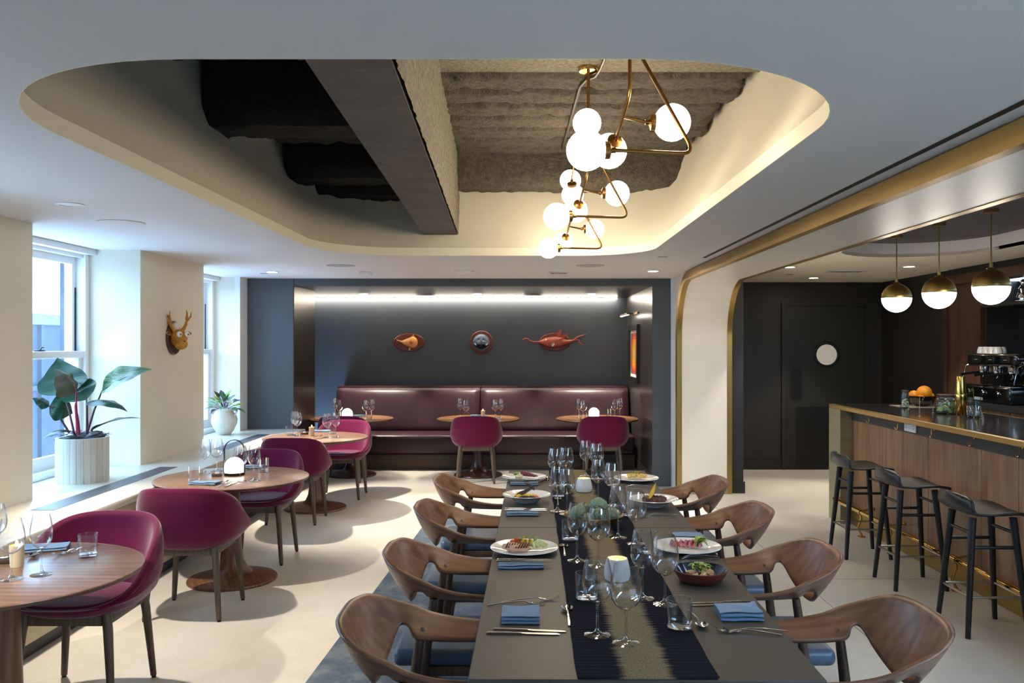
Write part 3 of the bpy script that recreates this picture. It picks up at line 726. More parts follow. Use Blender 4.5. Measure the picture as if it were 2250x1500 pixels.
# magenta tub chairs: front towards -y
def tub_chair():
    t = thing('tub_chair', 'x', 'chair')
    RX, RY = .315, .305
    def rimz(a):
        d = abs(((a-PI/2+PI) % (2*PI))-PI)          # angle from the back (+y)
        s = math.cos(d/2)**2; f = s*s*(3-2*s); return .485+.325*f, f
    def sh(u, v):
        a = 2*PI*u; zr, f = rimz(a)
        th = .045
        # profile: outside bottom -> bulge -> rim -> inside -> seat
        P = [(0, .405), (.30, .405), (.58, .412), (.80, .44), (.93, .485), (1.0, .485+.30*(zr-.485)), (1.0, .485+.72*(zr-.485)+.0), (.965, zr-.022), (.93, zr-.002), (.89, zr), (.845, zr-.018),
             (.80, .50+.55*(zr-.50)), (.74, .485+.12*(zr-.485)), (.66, .452), (.4, .455), (0, .462)]
        k = v*(len(P)-1); i = min(int(k), len(P)-2); w = k-i
        r = P[i][0]*(1-w)+P[i+1][0]*w; z = P[i][1]*(1-w)+P[i+1][1]*w
        c, s = math.cos(a), math.sin(a)
        sq = (abs(c)**2.6+abs(s)**2.6)**(-1/2.6)
        lean = max(0, z-.5)*.10*f
        return (RX*r*c*sq, RY*r*s*sq+lean, z)
    mb = MB(); mb.grid(sh, 48, 45, cu=True)
    so = mb.build('shell', 'magenta', t, True, 180)
    md = so.modifiers.new('round', 'SUBSURF'); md.levels = 1; md.render_levels = 1
    sc = MB()
    def cu(u, v):
        a = 2*PI*u; c, s = math.cos(a), math.sin(a); sq = (abs(c)**2.6+abs(s)**2.6)**(-1/2.6)
        P = [(1.0, .455), (1.02, .468), (.98, .482), (.85, .488), (.5, .491), (0, .491)]
        k = v*5; i = min(int(k), 4); w = k-i; r = (P[i][0]*(1-w)+P[i+1][0]*w)*.222; z = P[i][1]*(1-w)+P[i+1][1]*w
        return (r*c*sq, r*s*sq-.03, z)
    sc.grid(cu, 36, 10, cu=True); sc.build('seat_cushion', 'magenta', t, True, 180)
    fr = MB()
    for sx in (-1, 1): fr.rbox(sx*.18-.014, sx*.18+.014, -.175, .175, .385, .43, .004)
    for sy in (-1, 1): fr.rbox(-.166, .166, sy*.175-.014, sy*.175+.014, .385, .429, .004)
    fr.build('seat_frame', 'leg_brown', t)
    for sx in (-1, 1):
        for sy in (-1, 1):
            l = MB(); l.tube([(sx*.182, sy*.178, .44), (sx*.194, sy*.187, .36), (sx*.222, sy*.212, .012)], [.021, .021, .0145], 12)
            lo = l.build('leg', 'leg_brown', t)
            g = MB(); g.lathe([(0, 0), (.011, 0), (.011, .012), (0, .012)], 10, (sx*.223, sy*.213, 0)); g.build('glide', 'black_metal', lo)
    return t
KC = Kind(tub_chair())
for (x, y, r, lb) in ((-2.07, 3.97, 0.0, 'magenta tub chair drawn up to the nearest round table, facing the camera'),
                      (-2.05, 5.23, PI, 'magenta tub chair seen from behind, before the first window table with the lantern'),
                      (-2.05, 6.51, 0.0, 'magenta tub chair facing the camera behind the first window table with the lantern'),
                      (-2.15, 7.91, PI, 'magenta tub chair seen from behind before the far window table with the candle cup'),
                      (-2.0, 9.17, 0.0, 'magenta tub chair facing the camera behind the far window table'),
                      (-2.2, 10.25, PI, 'dark magenta tub chair half hidden, its back to the camera at the left banquette table'),
                      (-.595, 10.20, PI, 'magenta tub chair seen square from behind at the middle banquette table'),
                      (.93, 10.20, PI, 'magenta tub chair seen from behind at the right banquette table')):
    KC.put((x, y, 0), r, lb, 'magenta tub chairs')

# ------------------------------------------------------------------ long dining tables, rug, runner
TROT = -math.radians(.6)
def tbl_x(y): return .35+.0105*(y-4.2)
def dining_table(y0, y1, label):
    yc = (y0+y1)/2; t = thing('dining_table', label, 'table', (tbl_x(yc), yc, 0), TROT, 'grey dining tables')
    w, l = .488, (y1-y0)/2
    MB().rbox(-w, w, -l, l, .712, .74, .003, 1).build('table_top', 'stone_top', t)
    MB().box(-.36, .36, -l+.1, l-.1, .66, .712).build('apron', 'black_metal', t, False)
    for sx in (-1, 1):
        for sy in (-1, 1):
            MB().rbox(sx*.17-.03, sx*.17+.03, sy*(l-.25)-.03, sy*(l-.25)+.03, .0105, .66, .004).build('leg', 'black_metal', t)
dining_table(2.285, 4.187, 'grey topped long dining table nearest the camera')
dining_table(4.192, 6.09, 'grey topped long dining table farther away, pushed end to end with the near one')
rg = MB()
def rugf(u, v):
    x = -1.07+2.36*u; y = 2.0+6.03*v
    return (x+.04*(y-4.1), y, .009+.0015*noise.noise(Vector((x*8, y*8, 0))))
rg.grid(rugf, 20, 50)
def rugb(u, v): p = rugf(u, v); return (p[0], p[1], .0005)
rg.grid(rugb, 20, 50)
for k in range(2):
    rg.grid(lambda u, v, k=k: (lambda p: (p[0], p[1], .009 if v > .5 else .0005))(rugf(k, u)), 50, 1); rg.grid(lambda u, v, k=k: (lambda p: (p[0], p[1], .009 if v > .5 else .0005))(rugf(u, k)), 20, 1)
def rug_mat():
    m, nt, b = new_mat('worn_blue_rug'); v = coords(nt)
    f = ntex(nt, v, 5, 8, .7, .5); f2 = ntex(nt, coords(nt, (40, 200, 1)), 1, 3)
    c = ramp(nt, f, [(.3, lin((58, 72, 92))), (.5, lin((82, 96, 112))), (.7, lin((118, 126, 132)))])
    c2 = ramp(nt, f2, [(.3, (.75, .75, .75, 1)), (.7, (1.1, 1.1, 1.1, 1))])
    mx = nt.nodes.new('ShaderNodeMix'); mx.data_type = 'RGBA'; mx.blend_type = 'MULTIPLY'; mx.inputs[0].default_value = 1
    nt.links.new(c, mx.inputs[6]); nt.links.new(c2, mx.inputs[7]); nt.links.new(mx.outputs[2], b.inputs['Base Color'])
    b.inputs['Roughness'].default_value = .95; bump(nt, b, f2, .5, .004); return m
M['rug'] = rug_mat()
tag(rg.build('area_rug', 'rug', None, True, 60), 'worn blue grey rug under the long dining tables', 'rug')
def runner_mat():
    m, nt, b = new_mat('woven_runner')
    tc = nt.nodes.new('ShaderNodeTexCoord'); sx = nt.nodes.new('ShaderNodeSeparateXYZ'); nt.links.new(tc.outputs['Object'], sx.inputs[0])
    # ragged edge: every weft thread ends at its own place
    f = ntex(nt, coords(nt, (.2, 95, 1)), 1, 2, .6); f2 = ntex(nt, coords(nt, (1, 9, 1)), 1, 3)
    ab = nt.nodes.new('ShaderNodeMath'); ab.operation = 'ABSOLUTE'; nt.links.new(sx.outputs['X'], ab.inputs[0])
    j = nt.nodes.new('ShaderNodeMath'); j.operation = 'MULTIPLY_ADD'; j.inputs[1].default_value = -.075; nt.links.new(f, j.inputs[0]); nt.links.new(ab.outputs[0], j.inputs[2])
    j2 = nt.nodes.new('ShaderNodeMath'); j2.operation = 'MULTIPLY_ADD'; j2.inputs[1].default_value = -.035; nt.links.new(f2, j2.inputs[0]); nt.links.new(j.outputs[0], j2.inputs[2])
    sp = ntex(nt, coords(nt, (420, 260, 1)), 1, 2)
    gold = ramp(nt, sp, [(.35, lin((84, 72, 52))), (.65, lin((154, 137, 106)))])
    navy = ramp(nt, sp, [(.35, lin((13, 14, 24))), (.65, lin((26, 27, 40)))])
    g = ramp(nt, j2.outputs[0], [(.0, (0, 0, 0, 1)), (.022, (1, 1, 1, 1))])
    mx = nt.nodes.new('ShaderNodeMix'); mx.data_type = 'RGBA'; nt.links.new(g, mx.inputs[0]); nt.links.new(gold, mx.inputs[6]); nt.links.new(navy, mx.inputs[7])
    nt.links.new(mx.outputs[2], b.inputs['Base Color']); b.inputs['Roughness'].default_value = .95; b.inputs['Specular IOR Level'].default_value = .12; return m
M['runner'] = runner_mat()
rn = MB(); NR = 320; RW = .193; RL = 1.9
def run_f(u, v):
    y = -RL+2*RL*u; x = -RW+2*RW*v+ (.004*noise.noise(Vector((y*6, 0, 0))) if v in (0, 1) else 0)
    ph = (u*NR) % 1.0
    return (x, y, .0035+.0022*abs(math.sin(PI*u*NR/2)))
rn.grid(run_f, NR*2, 4)
rn.box(-RW+.004, RW-.004, -RL, RL, .0003, .003)
tag(rn.build('table_runner', 'runner', None, True, 60, (.347, 4.187, .741), (0, 0, TROT+.003)), 'ribbed navy table runner with a gold centre band along the long tables', 'table runner')

# walnut armchairs of the long tables: front towards +x
def arm_chair():
    t = thing('armchair', 'x', 'chair')
    AZ = .668
    KN = [(0, (-.160, 0, .600), (-.272, 0, .812)), (.15, (-.157, .075, .612), (-.268, .10, .811)), (.3, (-.148, .145, .640), (-.243, .182, .804)),
          (.40, (-.138, .188, .670), (-.205, .228, .786)), (.47, (-.124, .213, .692), (-.15, .254, .762)), (.53, (-.098, .203, .688), (-.085, .268, .738)),
          (.58, (-.076, .180, .662), (-.03, .273, .714)), (.66, (-.03, .176, .654), (.04, .275, .697)), (.8, (.08, .178, .650), (.13, .271, .686)), (1.0, (.25, .188, .650), (.262, .260, .682))]
    def cr(p0, p1, p2, p3, w):
        return tuple(.5*(2*b_+(c_-a_)*w+(2*a_-5*b_+4*c_-d_)*w*w+(3*b_-a_-3*c_+d_)*w**3) for a_, b_, c_, d_ in zip(p0, p1, p2, p3))
    def edge(s, k):
        i = 0
        while i < len(KN)-2 and s > KN[i+1][0]: i += 1
        w = (s-KN[i][0])/(KN[i+1][0]-KN[i][0])
        P = [KN[j][k] for j in (max(i-1, 0), i, i+1, min(i+2, len(KN)-1))]
        if i == 0: P[0] = (P[2][0], -P[2][1], P[2][2])
        return cr(*P, w)
    def sh(u, v):
        tt = u*2-1; s = abs(tt); sg = 1 if tt >= 0 else -1
        A, B = Vector(edge(s, 1)), Vector(edge(s, 2)); p = A.lerp(B, v)
        k = max(0, 1-s/.5); bow = math.sin(PI*v)*.02*k
        return (p.x-bow*.8, sg*p.y, p.z-bow*.4)
    mb = MB(); mb.grid(sh, 120, 10); o = mb.build('back_and_arms', 'chair_walnut', t, True, 180)
    md = o.modifiers.new('thick', 'SOLIDIFY'); md.thickness = .015; md.offset = 0; md.use_even_offset = True
    for sy in (-1, 1):
        l = MB(); l.tube([(-.058, sy*.205, AZ-.01), (-.09, sy*.215, .42), (-.15, sy*.235, 0)], [.0155, .020, .0125], 14); lo = l.build('leg', 'chair_leg', t)
        c0, c1, c2 = Vector(sh(.5+.5*.605, .3)), Vector(sh(.5+.5*.63, .3)), Vector(sh(.5+.5*.605, .4)); nn = (c1-c0).cross(c2-c0).normalized(); nn = nn if nn.z > 0 else -nn
        c0.y *= sy; nn.y *= sy
        p = MB(); p.tube([c0, c0+nn*.0076, c0+nn*.0082], [.0105, .0105, .009], 14); p.build('peg', 'chair_leg', lo)
        l = MB(); l.tube([(.17, sy*.215, AZ-.012), (.178, sy*.22, .42), (.205, sy*.232, 0)], [.014, .019, .0125], 14); l.build('leg', 'chair_leg', t)
    r = MB(); r.rbox(-.13, .2, -.215, -.19, .36, .40, .006); r.rbox(-.13, .2, .19, .215, .36, .40, .006); r.rbox(-.12, -.095, -.19, .19, .36, .399, .006); r.rbox(.165, .19, -.19, .19, .36, .399, .006)
    r.build('seat_rail', 'chair_leg', t)
    MB().rbox(-.215, .255, -.218, .218, .395, .462, .028, 4).build('seat', 'seat_blue', t)
    return t
KA = Kind(arm_chair())
for k, (yl, yr) in enumerate(((2.64, 2.63), (3.46, 3.46), (4.39, 4.33), (5.28, 5.22))):
    w = ['nearest the camera', 'second from the camera', 'third from the camera', 'farthest from the camera'][k]
    KA.put((-.298, yl, .0105), .0, 'walnut armchair left of the long table, %s' % w, 'walnut armchairs')
    KA.put((.975+.012*(2-k), yr, .0105), PI, 'walnut armchair right of the long table, %s' % w, 'walnut armchairs')

# ------------------------------------------------------------------ bar
XB, YE, ZB = 2.90, 8.05, 1.088
bar = thing('bar_counter', 'long bar counter with walnut front panels, brass edging and dark top', 'bar counter', (0, 0, 0))
YS = 1.5
MB().box(XB+.0, 3.8, 7.76, YE, 0, ZB-.04).build('end_panel', 'brass_pale', bar, False)
MB().box(XB+.13, 3.78, YS, 7.76, .16, ZB-.13).build('carcass', 'charcoal', bar, False)
py = [7.745, 7.02, 6.33, 5.70, 5.10, 4.5, 3.9, 3.3, 2.7, 2.1]
py = [7.755]+[XB_*1.0 for XB_ in (3.02*1850/(1948-1155), 3.02*1850/(2041-1155), 3.02*1850/(2158-1155))]+[5.15, 4.48, 3.8, 3.1, 2.4, 1.6]
for a, b2 in zip(py[:-1], py[1:]):
    MB().rbox(XB+.115, XB+.135, b2+.0025, a-.0025, .165, ZB-.13, .002, 1).build('front_panel', 'bar_wood', bar)
MB().box(XB+.10, XB+.14, YS, 7.758, .0, .16).build('kick_plate', 'brass', bar, False)
MB().box(XB+.105, 3.78, YS, 7.759, ZB-.13, ZB-.04).build('hook_band', 'band', bar, False)
MB().rbox(XB-.0, 3.80, YS, YE, ZB-.04, ZB-.0015, .004, 1).build('brass_edge', 'brass_edge', bar)
MB().box(XB+.03, 3.77, YS, YE-.03, ZB-.01, ZB).build('counter_top', 'bar_top', bar, False)
for (px, py_) in ((1915, 912), (1978, 925), (2053, 940), (2141, 957), (2247, 978)):
    y = (XB+.1)*F/(px-CX); hk = MB(); z = ZB-.055; x = XB+.1
    hk.tube([(x, y, z), (x-.02, y, z-.005), (x-.022, y, z-.055), (x-.03, y+.012, z-.062), (x-.036, y+.022, z-.045)], .0028, 6)
    hk.tube([(x-.022, y, z-.05), (x-.03, y-.012, z-.062), (x-.036, y-.022, z-.045)], .0028, 6)
    hk.rbox(x-.004, x+.003, y-.008, y+.008, z-.015, z+.01, .002); hk.build('coat_hook', 'brass_polish', bar)
y = (XB+.1)*F/(2000-CX)
ot = MB().rbox(XB+.097, XB+.105, y-.10, y+.10, ZB-.118, ZB-.052, .003).build('outlet_plate', 'white_plastic', bar)
for dy in (-.065, .065):
    for dz in (-.008, .012): MB().box(XB+.0955, XB+.097, y+dy-.004, y+dy+.004, ZB-.085+dz, ZB-.079+dz).build('socket', 'black_slot', ot, False)
# brass foot rail on brackets
fr = thing('foot_rail', 'polished brass foot rail along the bottom of the bar', 'foot rail', (0, 0, 0))
mb = MB(); mb.tube([(2.872, YS, .215), (2.872, 7.80, .215)], .02, 14); mb.tube([(2.872, 7.80, .215), (2.872, 7.82, .215), (2.872, 7.84, .215)], [.025, .025, .012], 14); mb.build('rail', 'brass_polish', fr)
for px in (1890, 1955, 2098, 2290):
    y = 2.872*F/(px-CX); X0 = 2.872
    mb = MB(); mb.tube([(X0, y, .215), (X0+.01, y, .16), (X0-.02, y, .08), (X0+.01, y, .02), (X0+.01, y, 0)], [.012, .01, .008, .01, .022], 10); mb.tube([(X0, y, .21), (X0+.06, y, .235), (XB+.098, y, .24)], [.01, .008, .012], 10)
    mb.lathe([(0, .0), (.03, 0), (.03, .008), (0, .012)], 14, (X0+.01, y, 0)); mb.ball((XB+.085, y, .24), .016, 10, 8); mb.tube([(X0, y-.03, .215), (X0, y+.03, .215)], .024, 14)
    mb.build('bracket', 'brass_polish', fr)

# black shell bar stools, front towards +x (the bar)
def bar_stool():
    t = thing('bar_stool', 'x', 'stool')
    K = [(-.215, .805), (-.212, .775), (-.198, .73), (-.172, .697), (-.13, .681), (-.06, .677), (.03, .683), (.11, .686), (.17, .678), (.205, .66)]
    def sh(u, v):
        k = u*(len(K)-1); i = min(int(k), len(K)-2); w = k-i
        x = K[i][0]*(1-w)+K[i+1][0]*w; z = K[i][1]*(1-w)+K[i+1][1]*w
        s = v*2-1
        half = .205 if u > .3 else .205-.035*((.3-u)/.3)**2.2
        if u < .12: half *= math.sqrt(max(.25, 1-(1-u/.12)**2*.62))
        if u > .9: half *= math.sqrt(max(.3, 1-((u-.9)/.1)**2*.5))
        back = max(0, 1-u/.45)
        x += .075*back*abs(s)**2.2; z += .012*abs(s)**2*(1-back)-.012*back*abs(s)**3
        return (x, s*half, z)
    mb = MB(); mb.grid(sh, 36, 20); o = mb.build('seat_shell', 'stool', t, True, 180)
    md = o.modifiers.new('thick', 'SOLIDIFY'); md.thickness = .013; md.offset = -1
    L = []
    for sx in (-1, 1):
        for sy in (-1, 1):
            top = Vector((sx*.115+.0, sy*.115, .668)); ft = Vector((sx*.172, sy*.172, 0)); L.append((sx, sy, top, ft))
            l = MB(); l.tube([top, top.lerp(ft, .08), ft], [.022, .021, .0145], 12); l.build('leg', 'stool_leg', t)
    def at(sx, sy, z):
        for a, b2, tp, ft in L:
            if a == sx and b2 == sy: return tp.lerp(ft, (tp.z-z)/tp.z)
    for (p, q, z) in (((-1, -1), (1, -1), .50), ((-1, 1), (1, 1), .50), ((-1, -1), (-1, 1), .58), ((1, -1), (1, 1), .58)):
        MB().tube([at(*p, z), at(*q, z)], .010, 8).build('stretcher', 'stool_leg', t)
    for (p, q) in (((-1, -1), (1, -1)), ((1, -1), (1, 1)), ((1, 1), (-1, 1)), ((-1, 1), (-1, -1))):
        MB().tube([at(*p, .225), at(*q, .225)], .0075, 8).build('foot_bar', 'steel_dull', t)
    return t
KS = Kind(bar_stool())
for (x, y, lb) in ((2.635, 6.64, 'black bar stool farthest from the camera, by the end of the bar'), (2.65, 5.81, 'middle black bar stool at the walnut bar'), (2.655, 4.9, 'black bar stool nearest the camera, at the right frame edge')):
    KS.put((x, y, 0), 0, lb, 'black bar stools')

# things on the bar
def bp(px, py_): x, y = on(px, py_, ZB); return (x, y, ZB)
M['jar_glass'] = thin_glass('jar_glass', (.90, .95, .97), 1.0, edge=.4)
M['lid_wood'] = mat('dark_cork_lid', (62, 46, 38), .6)
M['lime'] = mat('lime_peel', (126, 150, 66), .4); M['lime_in'] = mat('lime_flesh', (196, 208, 150), .4)
M['garlic'] = mat('pale_peel', (214, 206, 168), .5)
M['orange'] = mat('orange_peel', (226, 146, 30), .42, col2=(214, 128, 20), nscale=30, bscale=90, bstr=.25, bdist=.004)
M['dark_steel'] = mat('smoked_steel', (96, 92, 88), .12, 1.0)
def jar(name, loc, r, h, label):
    j = thing(name, label, 'jar', loc)
    mb = MB(); mb.lathe([(0, 0), (r*.92, 0), (r, .012), (r, h*.62), (r*.93, h*.75), (r*.78, h*.82), (r*.78, h*.9), (r*.775, h*.9), (r*.76, h*.82), (r*.96, h*.62), (r*.96, .016), (r*.9, .006), (0, .006)], 28); mb.build('glass_body', 'jar_glass', j)
    mb = MB(); mb.lathe([(0, h*.88), (r*.8, h*.88), (r*.82, h*.9), (r*.82, h*.98), (r*.78, h), (0, h)], 24); mb.build('lid', 'lid_wood', j)
    return j
j1 = jar('glass_jar', bp(1988, 896), .037, .158, 'small lidded glass jar of pale peel left of the orange bowl')
for k in range(9):
    a = k*2.4; mb = MB(); mb.ball((.018*math.cos(a), .018*math.sin(a), .02+.007*k), (.013, .008, .011), 8, 6, (k, k*2, 0)); mb.build('peel', 'garlic', j1)
j2 = jar('glass_jar', bp(2079, 909), .084, .158, 'wide lidded glass jar of lime slices on the bar')
for k in range(16):
    a = k*2.4; r = .05 if k % 3 else .02
    mb = MB(); mb.lathe([(0, -.004), (.022, -.004), (.0235, 0), (.022, .004), (0, .004)], 16)
    o = mb.build('lime_slice', 'lime_in' if k % 2 else 'lime', j2); o.location = (r*math.cos(a), r*math.sin(a), .024+.0042*k); o.rotation_euler = (1.2*math.sin(k*3.1), 1.2*math.cos(k*1.7), k)
bl = thing('fruit_bowl', 'smoked metal bowl heaped with oranges on the bar', 'bowl', bp(2026, 893))
mb = MB(); mb.lathe([(0, 0), (.05, 0), (.085, .02), (.115, .06), (.123, .095), (.120, .095), (.11, .06), (.08, .025), (.05, .006), (0, .005)], 36); mb.build('body', 'dark_steel', bl)
bx, by, bz = bl.location
for (dx, dy, dz, r, lb) in ((.01, -.02, .128, .066, 'largest orange on top of the bar fruit bowl'), (-.075, .0, .105, .045, 'yellow orange at the left rim of the bar fruit bowl'), (.085, .03, .09, .04, 'small orange at the right rim of the bar fruit bowl'), (-.04, -.06, .075, .036, 'orange low at the front of the bar fruit bowl'), (.03, .07, .085, .045, 'orange at the back of the bar fruit bowl')):
    o = thing('orange', lb, 'orange', (bx+dx, by+dy, bz+dz), 0, 'oranges in the bar bowl')
    mb = MB(); mb.ball((0, 0, 0), (r, r, r*.94), 20, 14); mb.build('peel', 'orange', o)
    mb = MB(); mb.ball((0, 0, r*.93), (.006, .006, .002), 8, 5); mb.build('stem_scar', 'lid_wood', o)
sh_ = thing('cocktail_shaker', 'tall polished gold two-piece cocktail shaker on the bar', 'shaker', bp(2111.5, 912))
mb = MB(); mb.lathe([(0, 0), (.038, 0), (.041, .004), (.046, .12), (.0475, .165), (.046, .17)], 32); mb.build('tin', 'brass_polish', sh_)
mb = MB(); mb.lathe([(.0445, .165), (.0435, .19), (.036, .27), (.032, .305), (.031, .31), (0, .31)], 32); mb.build('top_tin', 'brass_polish', sh_)
mg = thing('mixing_glass', 'cut crystal mixing glass beside the gold shaker', 'glass', bp(2140.5, 918))
mb = MB(); mb.lathe([(.048, .012), (.05, .03), (.05, .158), (.0475, .158), (.0475, .03), (.044, .016)], 32); mb.build('wall', 'jar_glass', mg)
mb = MB(); mb.lathe([(0, 0), (.046, 0), (.05, .008), (.048, .016), (0, .014)], 32); mb.build('base', 'solid_glass', mg)
for k in range(14):
    for s in (-1, 1):
        mb = MB(); mb.tube([(.0505*math.cos(k*.4488+s*.45*i/5), .0505*math.sin(k*.4488+s*.45*i/5), .022+.07*i/5) for i in range(6)], .0011, 4); mb.build('cut', 'steel', mg)
sp = thing('bar_spoon', 'long brass bar spoon standing in the mixing glass', 'spoon', (mg.location.x, mg.location.y, ZB))
mb = MB(); mb.tube([(.01, 0, .02), (.0, 0, .12), (-.008, 0, .22), (-.01, 0, .235)], [.002, .002, .002, .005], 8); mb.ball((.012, 0, .022), (.012, .008, .004), 10, 6); mb.build('shaft', 'brass_polish', sp)
for (px, py_, h, lb) in ((1996, 899, .07, 'left thin brass rod standing on the bar'), (2020.6, 914, .15, 'tallest thin brass rod standing at the bar edge'), (2050, 907, .045, 'right thin brass rod standing on the bar')):
    p = bp(px, py_); mb = MB(); mb.tube([(0, 0, 0), (0, 0, h)], .003, 8); mb.lathe([(0, 0), (.01, 0), (.01, .003), (0, .003)], 12)
    tag(mb.build('brass_rod', 'brass_pale', None, True, 40, p), lb, 'rod', 'thin brass rods on the bar')
M['board'] = mat('pale_board', (176, 160, 140), .5)
bd = MB(); x, y = on(2020, 893, ZB); bd.rbox(x-.2, x+.14, y-.13, y+.17, ZB-.0, ZB+.004, .0015, 1); 
tag(bd.build('serving_mat', 'board'), 'flat pale mat under the orange bowl on the bar', 'mat')
bl.location.z += .004

# back bar
ZK = 1.12
bb = thing('back_bar', 'back bar counter with dark top and walnut drawers under the coffee machine', 'cabinet', (0, 0, 0))
MB().box(4.12, XR+.31, 3.0, 8.58, ZK-.045, ZK).build('counter', 'band', bb, False)
for k in range(8):
    y1 = 8.57-k*.68
    d = MB().rbox(4.15, 4.17, y1-.67, y1, .42, ZK-.05, .002, 1).build('door', 'bar_wood', bb)
    MB().box(4.14, 4.15, y1-.4, y1-.28, ZK-.14, ZK-.10).build('pull', 'black_metal', d, False)
MB().box(4.17, XR+.31, 3.0, 8.575, 0, ZK-.045).build('carcass', 'charcoal', bb, False)
em = thing('espresso_machine', 'black chrome-trimmed espresso machine on the back bar', 'coffee machine', (4.42, 7.72, ZK))
M['machine'] = mat('gloss_black', (16, 16, 18), .1, coat=.5)
M['chrome'] = mat('chrome', (225, 225, 228), .06, 1.0)
MB().rbox(-.22, .26, -.42, .40, .0, .15, .02, 3).build('base', 'machine', em)
MB().rbox(.02, .26, -.40, .38, .15, .34, .01, 2).build('rear_body', 'machine', em)
MB().rbox(-.17, .26, -.42, .40, .33, .45, .03, 3).build('head', 'machine', em)
MB().rbox(-.20, .03, -.38, .36, .15, .162, .004).build('drip_tray', 'chrome', em)
for k, y in enumerate((.22, -.02, -.26)):
    g = MB(); g.lathe([(.035, 0), (.045, .01), (.045, .06), (.05, .07)], 20, (-.1, y, .265)); go = g.build('group_head', 'chrome', em)
    g = MB(); g.tube([(-.13, y, .275), (-.24, y+.02, .262), (-.30, y+.03, .25)], [.012, .011, .014], 10); g.build('portafilter', 'black_metal', go)
    g = MB(); g.tube([(-.1, y, .26), (-.1, y, .235), (-.1, y+.025, .22)], .007, 8); g.build('spout', 'chrome', go)
    MB().rbox(-.178, -.168, y-.07, y+.07, .365, .42, .003).build('display', 'blackpanel', em)
    for q in range(4): MB().box(-.1795, -.178, y-.03+q*.014, y-.024+q*.014, .39, .395).build('indicator', 'white_plastic', em, False)
for y in (.42, -.44):
    g = MB(); g.tube([(-.1, y, .36), (-.15, y+.02, .33), (-.17, y+.05, .18)], .006, 8); g.ball((-.1, y, .37), .018, 10, 8); g.build('steam_wand', 'chrome', em)
for k in range(3):
    g = MB(); g.lathe([(.0, .0), (.022, 0), (.026, .012), (.022, .018), (0, .02)], 14); o = g.build('dial', 'chrome', em); o.location = (-.222, .24-.24*k, .09); o.rotation_euler = (0, -PI/2, 0)
MB().box(-.2215, -.2205, .02, .16, .02, .045).build('badge', 'white_plastic', em, False)
cup = thing('coffee_cup', 'x', 'cup')
g = MB(); g.lathe([(0, .06), (.03, .06), (.04, .03), (.044, 0), (.041, 0), (.036, .03), (0, .052)], 20); g.build('body', 'porcelain', cup)
g = MB(); g.tube([(.0, .04, .045), (0, .068, .042), (0, .07, .018), (0, .043, .012)], .005, 8); g.build('handle', 'porcelain', cup)
KU = Kind(cup)
for k, (dx, dy) in enumerate(((-.08, .29), (-.08, .2), (-.08, .11), (-.08, .02), (.03, .25), (.03, .15))):
    KU.put((4.42+dx, 7.72+dy, ZK+.45), 0, 'upturned white cup on the espresso machine, %s' % ['leftmost at the front', 'second at the front', 'third at the front', 'fourth at the front, by the frame edge', 'left in the back row', 'right in the back row'][k], 'cups on the machine')
shf = MB(); shf.box(4.66, XR+.32, 3.0, 8.6, 2.03, 2.06)
tag(shf.build('wall_shelf', 'charcoal', None, False), 'dark wall shelf above the espresso machine', 'shelf')
fg = thing('chrome_figurine', 'chrome machine figurine on the wall shelf behind the nearest pendant', 'figurine', (4.8, 8.12, 2.06))
g = MB(); g.rbox(-.06, .06, -.05, .05, 0, .02, .004); g.build('base', 'chrome', fg)
g = MB(); g.lathe([(.045, .02), (.05, .05), (.03, .09), (.045, .13), (.025, .16)], 16); g.build('body', 'chrome', fg)
g = MB(); g.ball((0, 0, .19), (.03, .03, .035), 14, 10); g.build('head', 'chrome', fg)
for s in (-1, 1):
    g = MB(); g.tube([(0, s*.035, .13), (0, s*.075, .1), (-.02, s*.07, .05)], .012, 8); g.build('limb', 'chrome', fg)
bx_ = thing('striped_box', 'white box with a red stripe on the wall shelf at the frame edge', 'box', (4.8, 7.76, 2.06))
M['red'] = mat('red_paint', (176, 24, 36), .4)
MB().rbox(-.06, .06, -.12, .14, 0, .225, .006).build('carton', 'white_plastic', bx_)
MB().box(-.0625, -.06, -.12, .14, .06, .12).build('stripe', 'red', bx_, False)

# ------------------------------------------------------------------ glassware
def wine_glass(kr, h):
    t = thing('wine_glass', 'x', 'wine glass')
    z0 = h-.14
    P = [(.006, 0), (.018, .006), (.031, .018), (.0395, .033), (.0435, .05), (.0445, .064), (.043, .085), (.038, .114), (.0325, .14)]
    out = [(r*kr, z0+z) for r, z in P]; inn = [(max(.001, (r-.0011))*kr, z0+z+(.0016 if i < 3 else 0)) for i, (r, z) in enumerate(P)]
    mb = MB(); mb.lathe(out+inn[::-1], 28); mb.build('bowl', 'wine', t, True, 60)
    mb = MB(); mb.lathe([(0, 0), (.041, 0), (.042, .0012), (.034, .0032), (.018, .0068), (.0085, .013), (.0046, .026), (.0036, .05), (.0036, z0-.02), (.0046, z0-.004), (.0075, z0+.0045), (0, z0+.0045)], 24); mb.build('stem_and_foot', 'stem', t, True, 60)
    return t
KW = [Kind(wine_glass(.96, .245)), Kind(wine_glass(1.10, .24))]
def tumbler():
    t = thing('tumbler', 'x', 'tumbler')
    mb = MB(); mb.lathe([(.0385, .008), (.04, .1), (.0383, .1), (.0365, .012)], 28); mb.build('wall', 'tumbler', t, True, 60)
    mb = MB(); mb.lathe([(0, 0), (.036, 0), (.0385, .003), (.0384, .012), (.034, .011), (0, .010)], 28); mb.build('base', 'stem', t, True, 60)
    return t
KG = Kind(tumbler())
ZT, ZR = .7405, .7205
